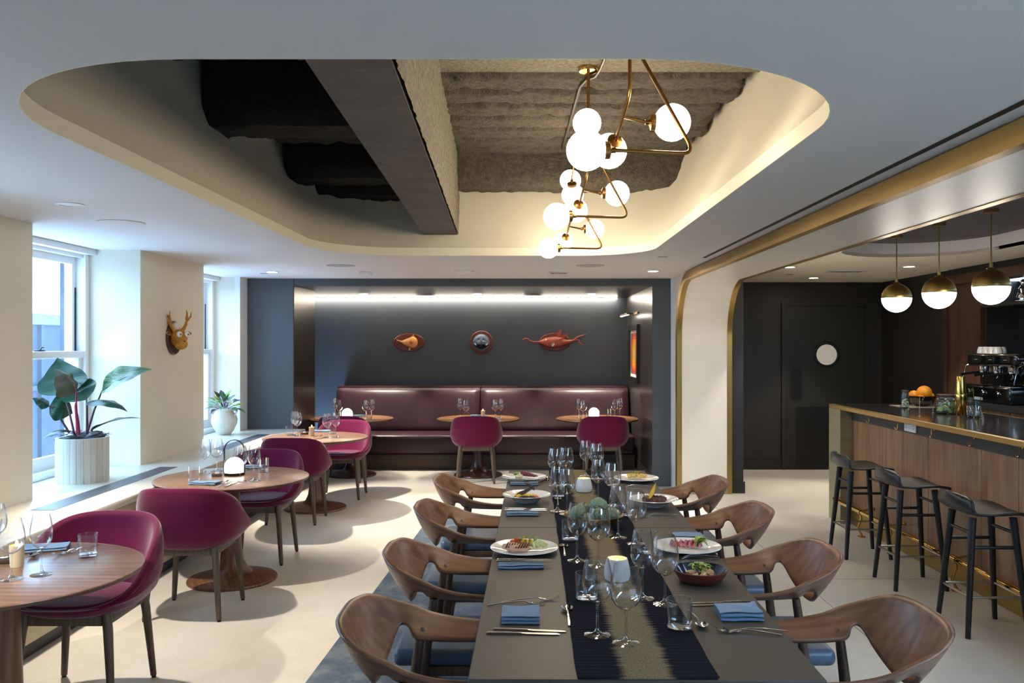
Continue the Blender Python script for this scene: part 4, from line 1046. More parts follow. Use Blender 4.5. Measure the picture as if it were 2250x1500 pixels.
G = [(1220, 1068, 1, 'left of the pair, far left setting'), (1244, 1066, 1, 'right of the pair, far left setting'), (1225, 1124.5, 0, 'left of the pair left of the white votive'),
     (1246, 1131, 0, 'right of the pair left of the white votive'), (1286.5, 1047, 0, 'tall slim one farthest back'), (1311, 1053, 1, 'wide one farthest back on the right'),
     (1314.5, 1103, 0, 'just right of the far white votive'), (1346, 1112, 1, 'left of the far right plate'), (1358, 1183, 0, 'beside the artichoke bowl on the right'),
     (1397, 1196, 1, 'left of the beef plate on the bar side'), (1268.5, 1234, 0, 'before the artichokes, left'), (1315.5, 1245, 1, 'before the artichokes, right'),
     (1411.5, 1317, 0, 'slim one right of the near votive'), (1461, 1330, 1, 'wide one left of the terracotta bowl'), (1312.5, 1398, 1, 'left of the pair nearest the camera'), (1375.5, 1416, 1, 'right of the pair nearest the camera')]
for (px, py_, k, lb) in G:
    x, y = on(px, py_, ZT); KW[k].put((x, y, ZT+.0045), 0, 'empty wine glass on the long table, '+lb, 'wine glasses on the long table')
for (px, py_, lb) in ((1253, 1191, 'left of the artichoke glasses'), (1289, 1322, 'left behind the nearest wine glasses'), (1493, 1386, 'nearest right, by the upside-down spoon'), (1226, 1095, 'behind the left pair of wine glasses'),
                      (1346, 1071, 'far right beside the potato plate'), (1424, 1220, 'left of the sliced ham plate'), (1374, 1137, 'left of the beef plate')):
    x, y = on(px, py_, ZT); KG.put((x, y, ZT+.0035), 0, 'clear glass tumbler on the long table, '+lb, 'tumblers on the long table')
names = ['nearest round table', 'lantern table by the first window', 'far window table', 'left banquette table', 'middle banquette table', 'right banquette table']
RG = {0: [(91, 1262, 0, 'right one'), (25, 1272, 1, 'by the candle'), (-12, 1228, 1, 'cut by the frame edge')],
      1: [(450, 1039, 0, 'leftmost'), (476, 1035, 1, 'second from left'), (528, 1057, 1, 'before the lantern'), (558.7, 1057, 0, 'rightmost')],
      2: [(648, 955, 0, 'leftmost'), (653, 957, 1, 'second from left'), (719, 961, 1, 'third from left'), (738, 960, 0, 'rightmost')],
      3: [(736.5, 917, 0, 'leftmost'), (745, 920, 1, 'second from left'), (804, 921, 1, 'third from left'), (817, 920, 0, 'rightmost')],
      4: [(1011, 917, 0, 'leftmost'), (1023.6, 921, 1, 'second from left'), (1088, 919, 1, 'third from left'), (1101, 918, 0, 'rightmost')],
      5: [(1272, 918, 0, 'leftmost'), (1281, 921, 1, 'second from left'), (1350.5, 919, 1, 'third from left'), (1361.6, 917, 0, 'rightmost')]}
for i, L in RG.items():
    for (px, py_, k, lb) in L:
        x, y = on(px, py_, ZR); KW[k].put((x, y, ZR), 0, 'empty wine glass on the %s, %s' % (names[i], lb), 'wine glasses on the round tables')
for (i, px, py_, lb) in ((0, 193, 1222, 'the only one'), (1, 426, 1057, 'left one'), (1, 579, 1036, 'right one'), (2, 636, 956, 'left one'), (2, 730, 953, 'right one'), (3, 741, 922, 'left one'), (3, 810.5, 919, 'right one'),
                         (4, 1024.5, 923.5, 'left one'), (4, 1094.5, 921.5, 'right one'), (5, 1281.5, 924, 'left one'), (5, 1339, 915, 'right one')):
    x, y = on(px, py_, ZR); KG.put((x, y, ZR), 0, 'clear glass tumbler on the %s, %s' % (names[i], lb), 'tumblers on the round tables')

# lanterns, votives, candle cups, dishes
def lantern():
    t = thing('table_lantern', 'x', 'lantern')
    mb = MB(); mb.lathe([(0, 0), (.068, 0), (.071, .003), (.071, .02), (0, .02)], 32); mb.build('base', 'black_metal', t)
    mb = MB(); mb.lathe([(.066, .02), (.067, .06)]+[(.067*math.cos(a), .06+.067*math.sin(a)) for a in [PI/2*i/10 for i in range(1, 10)]]+[(0, .127)], 32); mb.build('dome', 'lantern_glow', t)
    pts = [(-.072, 0, .004), (-.072, 0, .16)]+[(-.072*math.cos(a), 0, .175+.075*math.sin(a)) for a in [PI*i/16 for i in range(17)]]+[(.072, 0, .16), (.072, 0, .004)]
    mb = MB(); mb.bar(pts, .004, .02, (0, 1, 0)); mb.build('handle', 'blue_metal', t, True, 50)
    return t
KL = Kind(lantern())
for (px, py_, i) in ((515, 1043, 1), (763, 919, 3), (1305, 917, 5)):
    x, y = on(px, py_, ZR); KL.put((x, y, ZR), 0, 'glowing domed table lantern with arched handle on the '+names[i], 'table lanterns')
def votive():
    t = thing('votive_holder', 'x', 'candle holder')
    mb = MB(); mb.lathe([(0, 0), (.036, 0), (.046, .006), (.051, .022), (.049, .045), (.042, .075), (.0395, .085), (.037, .086), (.0365, .08), (.043, .05), (.044, .025), (.036, .012), (0, .012)], 32); mb.build('cup', 'ceramic', t)
    mb = MB(); mb.lathe([(0, .012), (.036, .012), (.0395, .03), (.038, .066), (0, .064)], 20); mb.build('wax', 'candle', t)
    mb = MB(); mb.ball((0, 0, .075), (.003, .003, .009), 8, 6); mb.build('flame', 'flame', t)
    return t
KV = Kind(votive())
for (px, py_, lb) in ((1283, 1082, 'white rounded ceramic votive at the far end of the table runner'), (1356, 1277, 'white rounded ceramic votive behind the nearest wine glasses')):
    x, y = on(px, py_, ZT); KV.put((x, y, ZT+.0045), 0, lb, 'ceramic votives')
def candle_cup():
    t = thing('candle_cup', 'x', 'candle')
    mb = MB(); mb.lathe([(0, 0), (.024, 0), (.025, .003), (.029, .09), (.0275, .09), (.024, .006), (0, .006)], 24); mb.build('glass_cup', 'frost', t)
    mb = MB(); mb.lathe([(0, .006), (.0235, .006), (.026, .05), (0, .05)], 18); mb.build('wax', 'candle', t)
    mb = MB(); mb.ball((0, 0, .096), (.006, .006, .014), 10, 8); mb.build('flame', 'flame', t)
    return t
KCC = Kind(candle_cup())
for (px, py_, i) in ((37, 1244, 0), (685, 957, 2), (1061, 917, 4)):
    x, y = on(px, py_, ZR); KCC.put((x, y, ZR), 0, 'lit candle in a frosted cup on the '+names[i], 'candle cups')
def dish():
    t = thing('condiment_dish', 'x', 'dish')
    mb = MB(); mb.rbox(-.035, .035, -.022, .022, 0, .022, .005); mb.build('dish_body', 'lid_wood', t)
    mb = MB(); mb.lathe([(0, .021), (.014, .021), (.016, .0235), (.0, .0225)], 14); mb.build('salt', 'ceramic', t)
    mb = MB(); mb.tube([(.0, .0, .026), (.02, .01, .032), (.045, .02, .036)], .002, 6); mb.build('tiny_spoon', 'steel', t)
    return t
KD = Kind(dish())
for (px, py_, i, r) in ((9, 1236, 0, .3), (477, 1046, 1, .2), (669, 954, 2, -.3), (790, 921, 3, .1)):
    x, y = on(px, py_, ZR); KD.put((x, y, ZR), r, 'small dark condiment dish on the '+names[i], 'condiment dishes')

# ------------------------------------------------------------------ cutlery and napkins (length along +x)
def knife():
    t = thing('table_knife', 'x', 'knife')
    mb = MB(); mb.bar([(-.115, 0, .003), (-.11, 0, .0034), (-.06, 0, .0036), (-.005, 0, .0034)], [.008, .0105, .0095, .0075], [.003, .006, .0065, .006]); mb.build('handle', 'steel', t, True, 50)
    mb = MB(); mb.bar([(-.005, 0, .0034), (.01, .0, .003), (.07, -.001, .0026), (.105, -.001, .0024), (.117, -.003, .0022)], [.0075, .013, .016, .015, .006], [.004, .002, .0018, .0015, .001]); mb.build('blade', 'steel', t, True, 50)
    return t
def fork():
    t = thing('table_fork', 'x', 'fork')
    mb = MB(); mb.bar([(-.105, 0, .003), (-.09, 0, .0045), (-.03, 0, .011), (.02, 0, .013), (.04, 0, .008), (.055, 0, .004)], [.009, .0085, .005, .0045, .008, .02], [.0022, .003, .003, .003, .0025, .002]); mb.build('handle', 'steel', t, True, 60)
    for k in range(4):
        y = -.0084+.0056*k; mb = MB(); mb.bar([(.055, y, .004), (.075, y, .0045), (.092, y*.95, .010), (.102, y*.9, .0155)], [.0036, .003, .0026, .0012], .0018); mb.build('tine', 'steel', t, True, 60)
    return t
def spoon():
    t = thing('dessert_spoon', 'x', 'spoon')
    mb = MB(); mb.bar([(-.10, 0, .003), (-.085, 0, .004), (-.03, 0, .010), (.02, 0, .013), (.036, 0, .010)], [.009, .0085, .005, .0045, .006], .0028); mb.build('handle', 'steel', t, True, 60)
    def bw(u, v):
        a = 2*PI*u; r = v
        return (.064+.03*r*math.cos(a), .0205*r*math.sin(a), .0125-.011*(1-r*r))
    mb = MB(); mb.grid(bw, 24, 8, cu=True)
    mb.grid(lambda u, v: (lambda p: (p[0], p[1], p[2]-.0012))(bw(u, v)), 24, 8, cu=True); mb.build('bowl', 'steel', t, True, 180)
    return t
KK, KF, KSP = Kind(knife()), Kind(fork()), Kind(spoon())
def cut(K, p0, p1, z, label, group, dz=0.0):
    a = on(p0[0], p0[1], z); b2 = on(p1[0], p1[1], z)
    K.put(((a[0]+b2[0])/2, (a[1]+b2[1])/2, z+dz), math.atan2(b2[1]-a[1], b2[0]-a[0]), label, group)
GL, GR = 'cutlery on the long table', 'cutlery on the round tables'
cut(KK, (1062, 1392), (1236, 1394), ZT, 'steel knife below the folded napkin at the near left setting, closest to the camera', GL)
cut(KK, (1088, 1384), (1238, 1388), ZT, 'steel knife just above the closest one at the near left setting', GL)
cut(KF, (1072, 1331), (1200, 1326), ZT, 'steel fork left above the near left napkin', GL)
cut(KF, (1110, 1324), (1222, 1318), ZT, 'steel fork right above the near left napkin', GL)
cut(KSP, (1251, 1374), (1245, 1336), ZT, 'upturned steel spoon beside the near left napkin at the runner edge', GL)
cut(KSP, (1241, 1222), (1238, 1200), ZT, 'steel spoon at the runner edge right of the salmon plate', GL)
cut(KSP, (1226, 1113), (1226, 1097), ZT, 'small steel spoon behind the left pair of wine glasses', GL, .004)
cut(KSP, (1204, 1062), (1203, 1048), ZT, 'steel spoon right of the far left plate', GL)
for (x0, x1, y, w) in ((1087, 1220, 1242, 'before the salmon plate'), (1103, 1206, 1127.5, 'before the deep left plate'), (1116, 1195, 1062, 'before the far left plate')):
    cut(KK, (x0, y), (x1, y), ZT, 'upper steel knife lying on the blue napkin '+w, GL, .022); cut(KK, (x0-3, y+3.4), (x1, y+3), ZT, 'lower steel knife lying on the blue napkin '+w, GL, .022)
cut(KK, (1656, 1323), (1520, 1326), ZT, 'steel knife above the near right napkin', GL)
cut(KK, (1657, 1328), (1522, 1331), ZT, 'second steel knife above the near right napkin', GL)
cut(KF, (1716, 1388), (1600, 1388), ZT, 'steel fork below the near right napkin', GL)
cut(KF, (1712, 1396), (1572, 1388), ZT, 'steel fork closest to the camera on the right side', GL)
cut(KSP, (1521, 1352), (1540, 1376), ZT, 'upturned steel spoon beside the nearest right tumbler', GL)
for (a, b2, y, w) in ((1568, 1486, 1224, 'before the sliced ham plate'), (1477, 1412, 1132, 'before the beef plate'), (1423, 1370, 1068.5, 'before the potato plate')):
    cut(KF, (a, y), (b2, y+1), ZT, 'upper steel fork '+w, GL); cut(KF, (a, y+5), (b2-3, y+4), ZT, 'lower steel fork '+w, GL)
for (K, a, b2, lb) in ((KF, (190, 1205), (137, 1218), 'left fork beside the tumbler on the nearest round table'), (KF, (205, 1202), (160, 1214), 'right fork beside the tumbler on the nearest round table'), (KSP, (104, 1207), (72, 1224), 'small spoon by the napkin on the nearest round table'),
                       (KF, (470, 1066), (494, 1060), 'fork on the lantern table by the first window, near its front edge'), (KF, (480, 1070), (508, 1060), 'second fork on the lantern table by the first window'), (KK, (495, 1070), (522, 1058), 'knife on the lantern table by the first window'),
                       (KK, (573, 1022), (541, 1033), 'knife by the far napkin on the lantern table'), (KF, (690, 962), (706, 958), 'fork on the far window table'), (KK, (692, 966), (712, 962), 'knife on the far window table')):
    cut(K, a, b2, ZR, lb, GR)
def napkin(w, d, layers, seed):
    """folded linen: one sheet doubled over on itself, fold at -y"""
    t = MB(); pts = []; hh = .0058
    for k in range(layers):
        z = .003+k*hh; a = (-d/2+.004+.002*k, d/2-.003*k)
        seq = [a[1], a[0]] if k % 2 == 0 else [a[0], a[1]]
        for i in range(9):
            y = seq[0]+(seq[1]-seq[0])*i/8; pts.append((y, z))
        if k < layers-1:
            e = seq[1]; s = -1 if e < 0 else 1
            for q in (1, 2, 3): aa = PI*q/4; pts.append((e+s*.0035*math.sin(aa), z+hh*(1-math.cos(aa))/2))
    n = len(pts)
    def top(u, v, off):
        k = v*(n-1); i = min(int(k), n-1); y, z = pts[i]
        x = -w/2+w*u; nz = noise.noise(Vector((x*14+seed, y*14, z*30)))*.0016*(1+z/.006)
        return (x*(1+.02*noise.noise(Vector((seed, i*.3, 0)))), y+.002*noise.noise(Vector((x*9, seed, 2))), max(.0012, z+nz)+off)
    t.grid(lambda u, v: top(u, v, .0011), 14, n-1); t.grid(lambda u, v: top(u, v, -.0011), 14, n-1)
    return t
def put_nap(px, py_, z, w, d, layers, rot, label, seed):
    x, y = on(px, py_, z); o = napkin(w, d, layers, seed).build('folded_napkin', 'napkin', None, True, 70, (x, y, z+.0005), (0, 0, rot))
    tag(o, label, 'napkin', 'blue linen napkins')
put_nap(1144, 1359, ZT, .125, .125, 5, 0, 'thick folded blue napkin at the near left setting', 1)
put_nap(1145, 1246, ZT, .185, .07, 3, 0, 'blue napkin under two knives before the salmon plate', 2)
put_nap(1148, 1131, ZT, .17, .085, 3, 0, 'blue napkin under two knives before the deep left plate', 3)
put_nap(1152, 1065, ZT, .18, .07, 3, 0, 'blue napkin under two knives before the far left plate', 4)
put_nap(1622, 1353, ZT, .14, .125, 5, 0, 'thick folded blue napkin at the near right setting', 5)
put_nap(1512, 1181, ZT, .14, .09, 3, .1, 'pale blue napkin behind the sliced ham plate', 6)
put_nap(96, 1207, ZR, .2, .12, 3, .35, 'folded blue napkin on the nearest round table', 7)
put_nap(451, 1063, ZR, .19, .1, 3, -.15, 'folded blue napkin near the front of the lantern table', 8)
put_nap(553, 1027, ZR, .17, .1, 3, .1, 'folded blue napkin behind the lantern on the first window table', 9)
put_nap(705, 948, ZR, .2, .1, 3, .1, 'folded blue napkin on the far window table', 10)
put_nap(788, 914, ZR, .2, .1, 3, 0, 'folded napkin on the left banquette table', 11)
put_nap(1052, 914, ZR, .2, .1, 3, 0, 'folded pale napkin on the middle banquette table', 12)

# ------------------------------------------------------------------ plates and food
def plate(r, deep):
    t = thing('plate', 'x', 'plate')
    if deep: P = [(0, .0), (r*.38, 0), (r*.42, .004), (r*.5, .012), (r*.66, .03), (r*.97, .046), (r, .047), (r*.985, .05), (r*.66, .036), (r*.5, .017), (r*.4, .012), (0, .011)]
    else: P = [(0, .0), (r*.52, 0), (r*.56, .004), (r*.72, .012), (r*.97, .021), (r, .022), (r*.985, .025), (r*.72, .0165), (r*.6, .011), (0, .010)]
    mb = MB(); mb.lathe(P, 56); mb.build('dish', 'porcelain', t, True, 60); return t
KPf, KPd = Kind(plate(.15, False)), Kind(plate(.14, True))
PL = {}
for (nm, K, px, py_, lb) in (('L2', KPf, 1152, 1212, 'white dinner plate with seared salmon, second left setting'), ('L3', KPd, 1157, 1103, 'deep white rimmed plate with dark leaf garnish on the left side'), ('L4', KPf, 1152, 1053, 'white dinner plate farthest away on the left side'),
                             ('R2', KPf, 1510, 1209, 'white dinner plate with sliced ham and lettuce on the right side'), ('R3', KPd, 1436, 1113, 'deep white rimmed plate with dark beef on the right side'), ('R4', KPf, 1398, 1056, 'white dinner plate with potatoes farthest away on the right side')):
    x, y = on(px, py_, ZT); K.put((x, y, ZT), 0, lb, 'white plates'); PL[nm] = (x, y, ZT+(.011 if K is KPd else .010))
FC = dict(salmon=((206, 150, 120), (222, 176, 150)), char=((52, 34, 34), (92, 64, 56)), tomato=((196, 60, 24), (216, 84, 30)), ytom=((236, 168, 30), (240, 186, 50)), cauli=((206, 208, 140), (226, 228, 176)), leafg=((92, 130, 44), (150, 176, 70)),
          beet=((98, 30, 48), (128, 48, 66)), beef=((66, 34, 28), (96, 54, 42)), squash=((226, 180, 40), (238, 200, 70)), carrot=((208, 104, 40), (222, 128, 60)), ham=((178, 84, 92), (206, 128, 128)), potato=((222, 188, 96), (234, 206, 130)), bread=((226, 214, 180), (214, 196, 150)), shrimp=((232, 160, 100), (240, 190, 140)), dleaf=((42, 40, 34), (70, 66, 54)), lettuce=((150, 174, 70), (196, 208, 120)), eggp=((40, 28, 40), (66, 50, 60)))
for k, (a, b2) in FC.items(): M['food_'+k] = mat('food_'+k, a, .45, col2=b2, nscale=60, bscale=90, bstr=.35, bdist=.003)
def leaf_strip(mb, base, tip, width, lift=.0, fold=.3, n=7, up=(0, 0, 1), wave=0, power=.8):
    """leaf blade from base to tip; lift bows it upwards, fold raises its margins"""
    B, Tp = Vector(base), Vector(tip); d = Tp-B; up = Vector(up); side = d.cross(up)
    if side.length < 1e-6: side = d.cross(Vector((0, 1, 0)))
    side.normalize(); nn = side.cross(d).normalized()
    vs = []; fs = []; m = 5
    for i in range(n+1):
        s = i/n; p = B+d*s+nn*(lift*4*s*(1-s)); w = width/2*max(.02, math.sin(PI*min(1, s**power)))
        for j in range(m):
            q = (j-(m-1)/2)/((m-1)/2)
            vs.append(p+side*(w*q)+nn*(abs(q)*w*fold+wave*w*math.sin(s*17+j*1.3)))
    for i in range(n):
        for j in range(m-1): a = i*m+j; fs.append((a, a+1, a+m+1, a+m))
    mb.add(vs, fs)
def food(name, label, at, cat='food'): return thing(name, label, cat, at)
fd = food('salmon_dish', 'charred salmon with tomatoes and cauliflower on a white plate', PL['L2'])
MB().ball((-.035, -.03, .016), (.062, .032, .02), 20, 12, (0, .1, .1), .25, 1).build('fillet', 'food_salmon', fd)
for k in range(9):
    mb = MB(); x = -.08+.011*k; mb.tube([(x, -.058+.004*math.sin(k), .022), (x+.008, -.04, .035), (x+.012, -.015, .034)], .0035, 6); mb.build('char_stripe', 'food_char', fd)
for (x, y, r, m) in ((-.03, .035, .016, 'tomato'), (.0, .03, .014, 'ytom'), (.025, .0, .014, 'ytom'), (.03, .02, .012, 'ytom'), (-.05, .03, .011, 'tomato')):
    MB().ball((x, y, .02+r*.6), (r*1.25, r, r), 12, 9).build('tomato', 'food_'+m, fd)
for k in range(22):
    a = k*2.4; r = .006*math.sqrt(k)*1.1; MB().ball((.062+r*math.cos(a)*1.1, -.01+r*math.sin(a), .022+.012*(1-k/22)), .0095, 8, 6, None, .3, k).build('floret', 'food_cauli', fd)
for k in range(9):
    mb = MB(); a = k*.7; b_ = (.02+.03*math.cos(a), .02+.022*math.sin(a), .03); leaf_strip(mb, b_, (b_[0]+.025*math.cos(a), b_[1]+.02*math.sin(a), .045), .018, .006, .4, 4); mb.build('herb', 'food_leafg', fd)
fd = food('beet_dish', 'beet and greens on the far left plate', PL['L4'])
mb = MB(); mb.tube([(-.02, .02, .03), (.02, .0, .026), (.075, -.03, .016)], [.016, .015, .006], 10); mb.build('beet_root', 'food_beet', fd)
mb = MB(); mb.tube([(.0, .03, .03), (.04, .015, .022), (.09, -.01, .014)], [.012, .011, .004], 10); mb.build('beet_root', 'food_beet', fd)
MB().ball((-.035, .0, .014), (.028, .024, .014), 14, 9, None, .3, 2).build('cream', 'food_bread', fd)
for k in range(10):
    mb = MB(); a = k*.63; leaf_strip(mb, (-.06, .01, .008), (-.06+.03*math.cos(a), .01+.025*math.sin(a), .03), .02, .006, .4, 4); mb.build('greens', 'food_leafg', fd)
fd = food('squash_dish', 'squash with dark blade-like leaves on the deep left plate', PL['L3'])
for (x, y, rz) in ((-.03, 0, .3), (.0, .01, -.2), (.03, 0, .5), (.01, -.02, 0)):
    MB().ball((x, y, .022), (.034, .016, .016), 12, 8, (0, .2, rz), .2, x*99).build('squash', 'food_squash', fd)
MB().ball((.005, -.026, .02), (.05, .012, .014), 12, 8).build('eggplant', 'food_eggp', fd)
for (x, y) in ((.045, -.01), (.055, .005)): MB().ball((x, y, .02), (.024, .009, .01), 10, 7, (0, .3, -.6)).build('carrot', 'food_carrot', fd)
for (b_, tp) in (((-.075, -.01, .02), (.05, .01, .075)), ((.05, .02, .055), (-.01, .01, .10)), ((-.07, 0, .02), (.01, .02, .06))):
    mb = MB(); leaf_strip(mb, b_, tp, .022, .006, .3, 7, (0, -1, .3)); mb.build('dark_leaf', 'food_dleaf', fd)
fd = food('ham_dish', 'sliced ham with a lettuce wedge on the right white plate', PL['R2'])
for k in range(7):
    x = -.07+.018*k
    mb = MB(); mb.grid(lambda u, v, x=x, k=k: (x+.02*u+.008*math.sin(v*7+k), -.03+.055*v, .012+.026*math.sin(PI*u)*math.sin(PI*v)**.5+.003*math.sin(v*12+k)), 8, 10); mb.build('ham_slice', 'food_ham', fd)
for k in range(9):
    mb = MB(); a = -.5+k*.14; leaf_strip(mb, (.035, -.025, .012), (.035+.055*math.cos(a), -.02+.03*math.sin(a), .03+.02*math.sin(k)), .032, .02, .5, 6, wave=.1); mb.build('lettuce_leaf', 'food_lettuce', fd)
fd = food('beef_dish', 'dark glazed beef with a yellow squash blade on the deep right plate', PL['R3'])
for (x, y, r) in ((.0, 0, .03), (.035, -.005, .028), (-.03, .01, .026), (.055, .01, .02)): MB().ball((x, y, .028), (r*1.2, r, r*.8), 14, 9, (0, 0, x*9), .4, x*50).build('beef', 'food_beef', fd)
mb = MB(); leaf_strip(mb, (-.03, -.015, .03), (.012, .0, .125), .022, .006, .5, 6, (0, -1, 0)); mb.build('squash_blade', 'food_squash', fd)
for k in range(9):
    mb = MB(); a = k*.7; leaf_strip(mb, (-.02+.01*k*.5, 0, .04), (-.02+.005*k+.04*math.cos(a), .03*math.sin(a), .06), .012, .004, .3, 4); mb.build('shaving', 'food_leafg' if k % 3 else 'food_dleaf', fd)
fd = food('potato_dish', 'golden potatoes with herbs on the far right plate', PL['R4'])
for k in range(14):
    a = k*2.4; r = .013*math.sqrt(k); MB().ball((r*math.cos(a)*1.2, r*math.sin(a)*.8, .022+.012*(1-k/14)), (.017, .014, .013), 10, 7, (k, 0, k), .2, k).build('potato', 'food_potato', fd)
for k in range(12):
    mb = MB(); a = k*1.9; r = .03; leaf_strip(mb, (r*math.cos(a)*.6, r*math.sin(a)*.6, .04), (r*math.cos(a)*1.3, r*math.sin(a)*1.2, .05), .016, .005, .4, 4); mb.build('herb', 'food_leafg' if k % 3 else 'food_ham', fd)
# terracotta and blue glazed serving bowl
M['terracotta'] = mat('terracotta', (112, 52, 34), .6, col2=(96, 44, 30), nscale=20); M['blue_glaze'] = mat('dark_blue_glaze', (30, 44, 62), .1, coat=.5, col2=(22, 30, 44), nscale=6)
x, y = on(1539, 1277, ZT)
sb = thing('serving_bowl', 'terracotta bowl with blue glazed inside on the right of the long table', 'bowl', (x, y, ZT))
mb = MB(); mb.lathe([(0, 0), (.062, 0), (.08, .008), (.098, .035), (.103, .048), (.1, .05)], 48); mb.build('outer', 'terracotta', sb)
mb = MB(); mb.lathe([(.1, .05), (.096, .044), (.078, .012), (.06, .007), (0, .006)], 48); mb.build('glaze', 'blue_glaze', sb)
fd = food('shrimp_salad', 'shrimp and green salad heaped in the terracotta bowl', (x, y, ZT+.007))
for k in range(9):
    a = k*.9; r = .034
    mb = MB(); c = Vector((r*math.cos(a), r*.7*math.sin(a), .016+.008*(k % 2)))
    mb.tube([c+Vector((.016*math.cos(q+a), .016*math.sin(q+a), .004*q)) for q in (0, .7, 1.4, 2.1, 2.8)], [.004, .008, .009, .008, .003], 8); mb.build('shrimp', 'food_shrimp', fd)
for k in range(16):
    mb = MB(); a = k*2.4; r = .008*math.sqrt(k); b_ = (r*math.cos(a), r*math.sin(a)*.8, .034+.012*(1-k/16)); leaf_strip(mb, b_, (b_[0]+.028*math.cos(a+.6), b_[1]+.02*math.sin(a+.6), b_[2]+.012), .026, .008, .6, 5, wave=.2); mb.build('salad_leaf', 'food_leafg' if k % 2 else 'food_lettuce', fd)
# artichokes
M['gold_bowl'] = mat('hammered_gold', (150, 122, 52), .3, .9, bscale=24, bstr=.4); M['arti'] = mat('artichoke_bract', (122, 148, 122), .5, col2=(150, 166, 128), nscale=14); M['arti_stem'] = mat('artichoke_stem', (140, 150, 90), .6)
x, y = on(1304, 1158, ZT); ab = thing('gold_bowl', 'shallow hammered gold bowl of artichokes on the table runner', 'bowl', (x, y, ZT+.0045))
mb = MB(); mb.lathe([(0, 0), (.06, 0), (.1, .012), (.14, .042), (.15, .06), (.147, .062), (.136, .046), (.098, .017), (0, .006)], 48); mb.build('dish', 'gold_bowl', ab)
ar = thing('artichoke', 'x', 'artichoke')
mb = MB(); mb.ball((0, 0, 0), (.034, .034, .036), 14, 10); mb.tube([(0, 0, -.03), (0, 0, -.055)], [.011, .009], 8); mb.build('heart', 'arti_stem', ar)
mb = MB()
for k in range(46):
    a = k*2.39996; f = k/46; th = 2.5-2.2*f; r = .043*math.sin(th)*(1.0); z = .046*math.cos(th)
    d = Vector((math.cos(a), math.sin(a), 0)); t0, t1 = th+.32, max(.05, th-.42); base = d*(.036*math.sin(t0))+Vector((0, 0, .038*math.cos(t0))); tip = d*(.046*math.sin(t1))+Vector((0, 0, .050*math.cos(t1))); leaf_strip(mb, base, tip, .036-.012*f, .005, -.3, 5, tuple(d+Vector((0, 0, math.cos(th)))), power=.8)
mb.build('bract_cluster', 'arti', ar, True, 60, kind='stuff')
KAR = Kind(ar)
for (dx, dy, dz, rx, ry, s, lb) in ((-.075, -.01, .062, .5, .2, 1.0, 'left artichoke in the gold bowl'), (.03, .045, .085, -.3, .2, 1.15, 'large artichoke on top at the back of the gold bowl'), (.015, -.05, .066, .9, -.3, 1.1, 'front artichoke in the gold bowl'),
                                 (.095, -.005, .06, .2, 1.1, .9, 'right green artichoke in the gold bowl'), (-.03, -.09, .06, 1.2, .3, .75, 'small artichoke at the front rim of the gold bowl'), (-.05, .075, .066, -.9, .3, .95, 'artichoke at the back rim of the gold bowl')):
    o = KAR.put((x+dx, y+dy, ZT+dz), 0, lb, 'artichokes'); o.rotation_euler = (rx, ry, dx*30); o.scale = (s, s, s)

# ------------------------------------------------------------------ plants
def P3(px, py_, y): return Vector((onY(px, y), y, zY(py_, y)))
M['pot'] = mat('whitewashed_staves', (214, 214, 208), .6, col2=(186, 186, 180), nscale=1.6, stretch=(8, 8, .6), bscale=30, bstr=.15, bstretch=(3, 3, .3))
M['moss'] = mat('spanish_moss', (96, 96, 104), .95, col2=(60, 60, 66), nscale=30, bscale=60, bstr=.9, bdist=.02)
def leaf_mat(n, a, b2, back):
    m = mat(n, a, .38, col2=b2, nscale=5, bscale=3, bstr=.5, bdist=.01, bstretch=(1, 14, 14)); return m
M['leaf'] = leaf_mat('philodendron_leaf', (20, 62, 50), (32, 86, 60), None); M['leaf_bright'] = leaf_mat('bright_leaf', (52, 104, 18), (30, 76, 28), None); M['leaf_under'] = mat('leaf_underside', (92, 98, 88), .5, col2=(76, 90, 78), nscale=6)
M['stem_purple'] = mat('purple_petiole', (74, 44, 58), .4); M['stem_red'] = mat('red_sheath', (150, 30, 74), .35)
PX, PY = -3.19, 6.06
pp = thing('potted_philodendron', 'large leafy plant in a whitewashed cylinder pot on the window ledge', 'potted plant', (0, 0, 0))
pot = MB(); n = 24
for k in range(n):
    a0, a1 = 2*PI*(k+.02)/n, 2*PI*(k+.98)/n; r0, r1 = .166, .174
    def sv(a, r, z): return (PX+r*math.cos(a), PY+r*math.sin(a), ZL+z)
    am = (a0+a1)/2
    s = MB(); s.add([sv(a0, r1, 0), sv(am, r1*1.003, 0), sv(a1, r1, 0), sv(a1, .15, 0), sv(a0, .15, 0), sv(a0, r1, .315), sv(am, r1*1.003, .315), sv(a1, r1, .315), sv(a1, .15, .315), sv(a0, .15, .315)],
                    [(0, 1, 6, 5), (1, 2, 7, 6), (2, 3, 8, 7), (3, 4, 9, 8), (4, 0, 5, 9), (5, 6, 7, 8, 9), (4, 3, 2, 1, 0)]); s.build('pot_stave', 'pot', pp, False)
mo = MB(); mo.ball((PX, PY, ZL+.29), (.152, .152, .045), 24, 10, None, .5, 3); mo.build('moss', 'moss', pp)
ms = MB()
for k in range(60):
    a = random.random()*6.28; r = .05+.11*random.random(); z = ZL+.325+.012*random.random(); c = Vector((PX+r*math.cos(a), PY+r*math.sin(a), z)); q = random.random()*6.28
    ms.tube([c, c+Vector((.03*math.cos(q), .03*math.sin(q), .016)), c+Vector((.055*math.cos(q+.7), .055*math.sin(q+.7), .004)), c+Vector((.08*math.cos(q+1.2), .08*math.sin(q+1.2), -.004))], .0012, 4)
ms.build('moss_strands', 'moss', pp, kind='stuff')
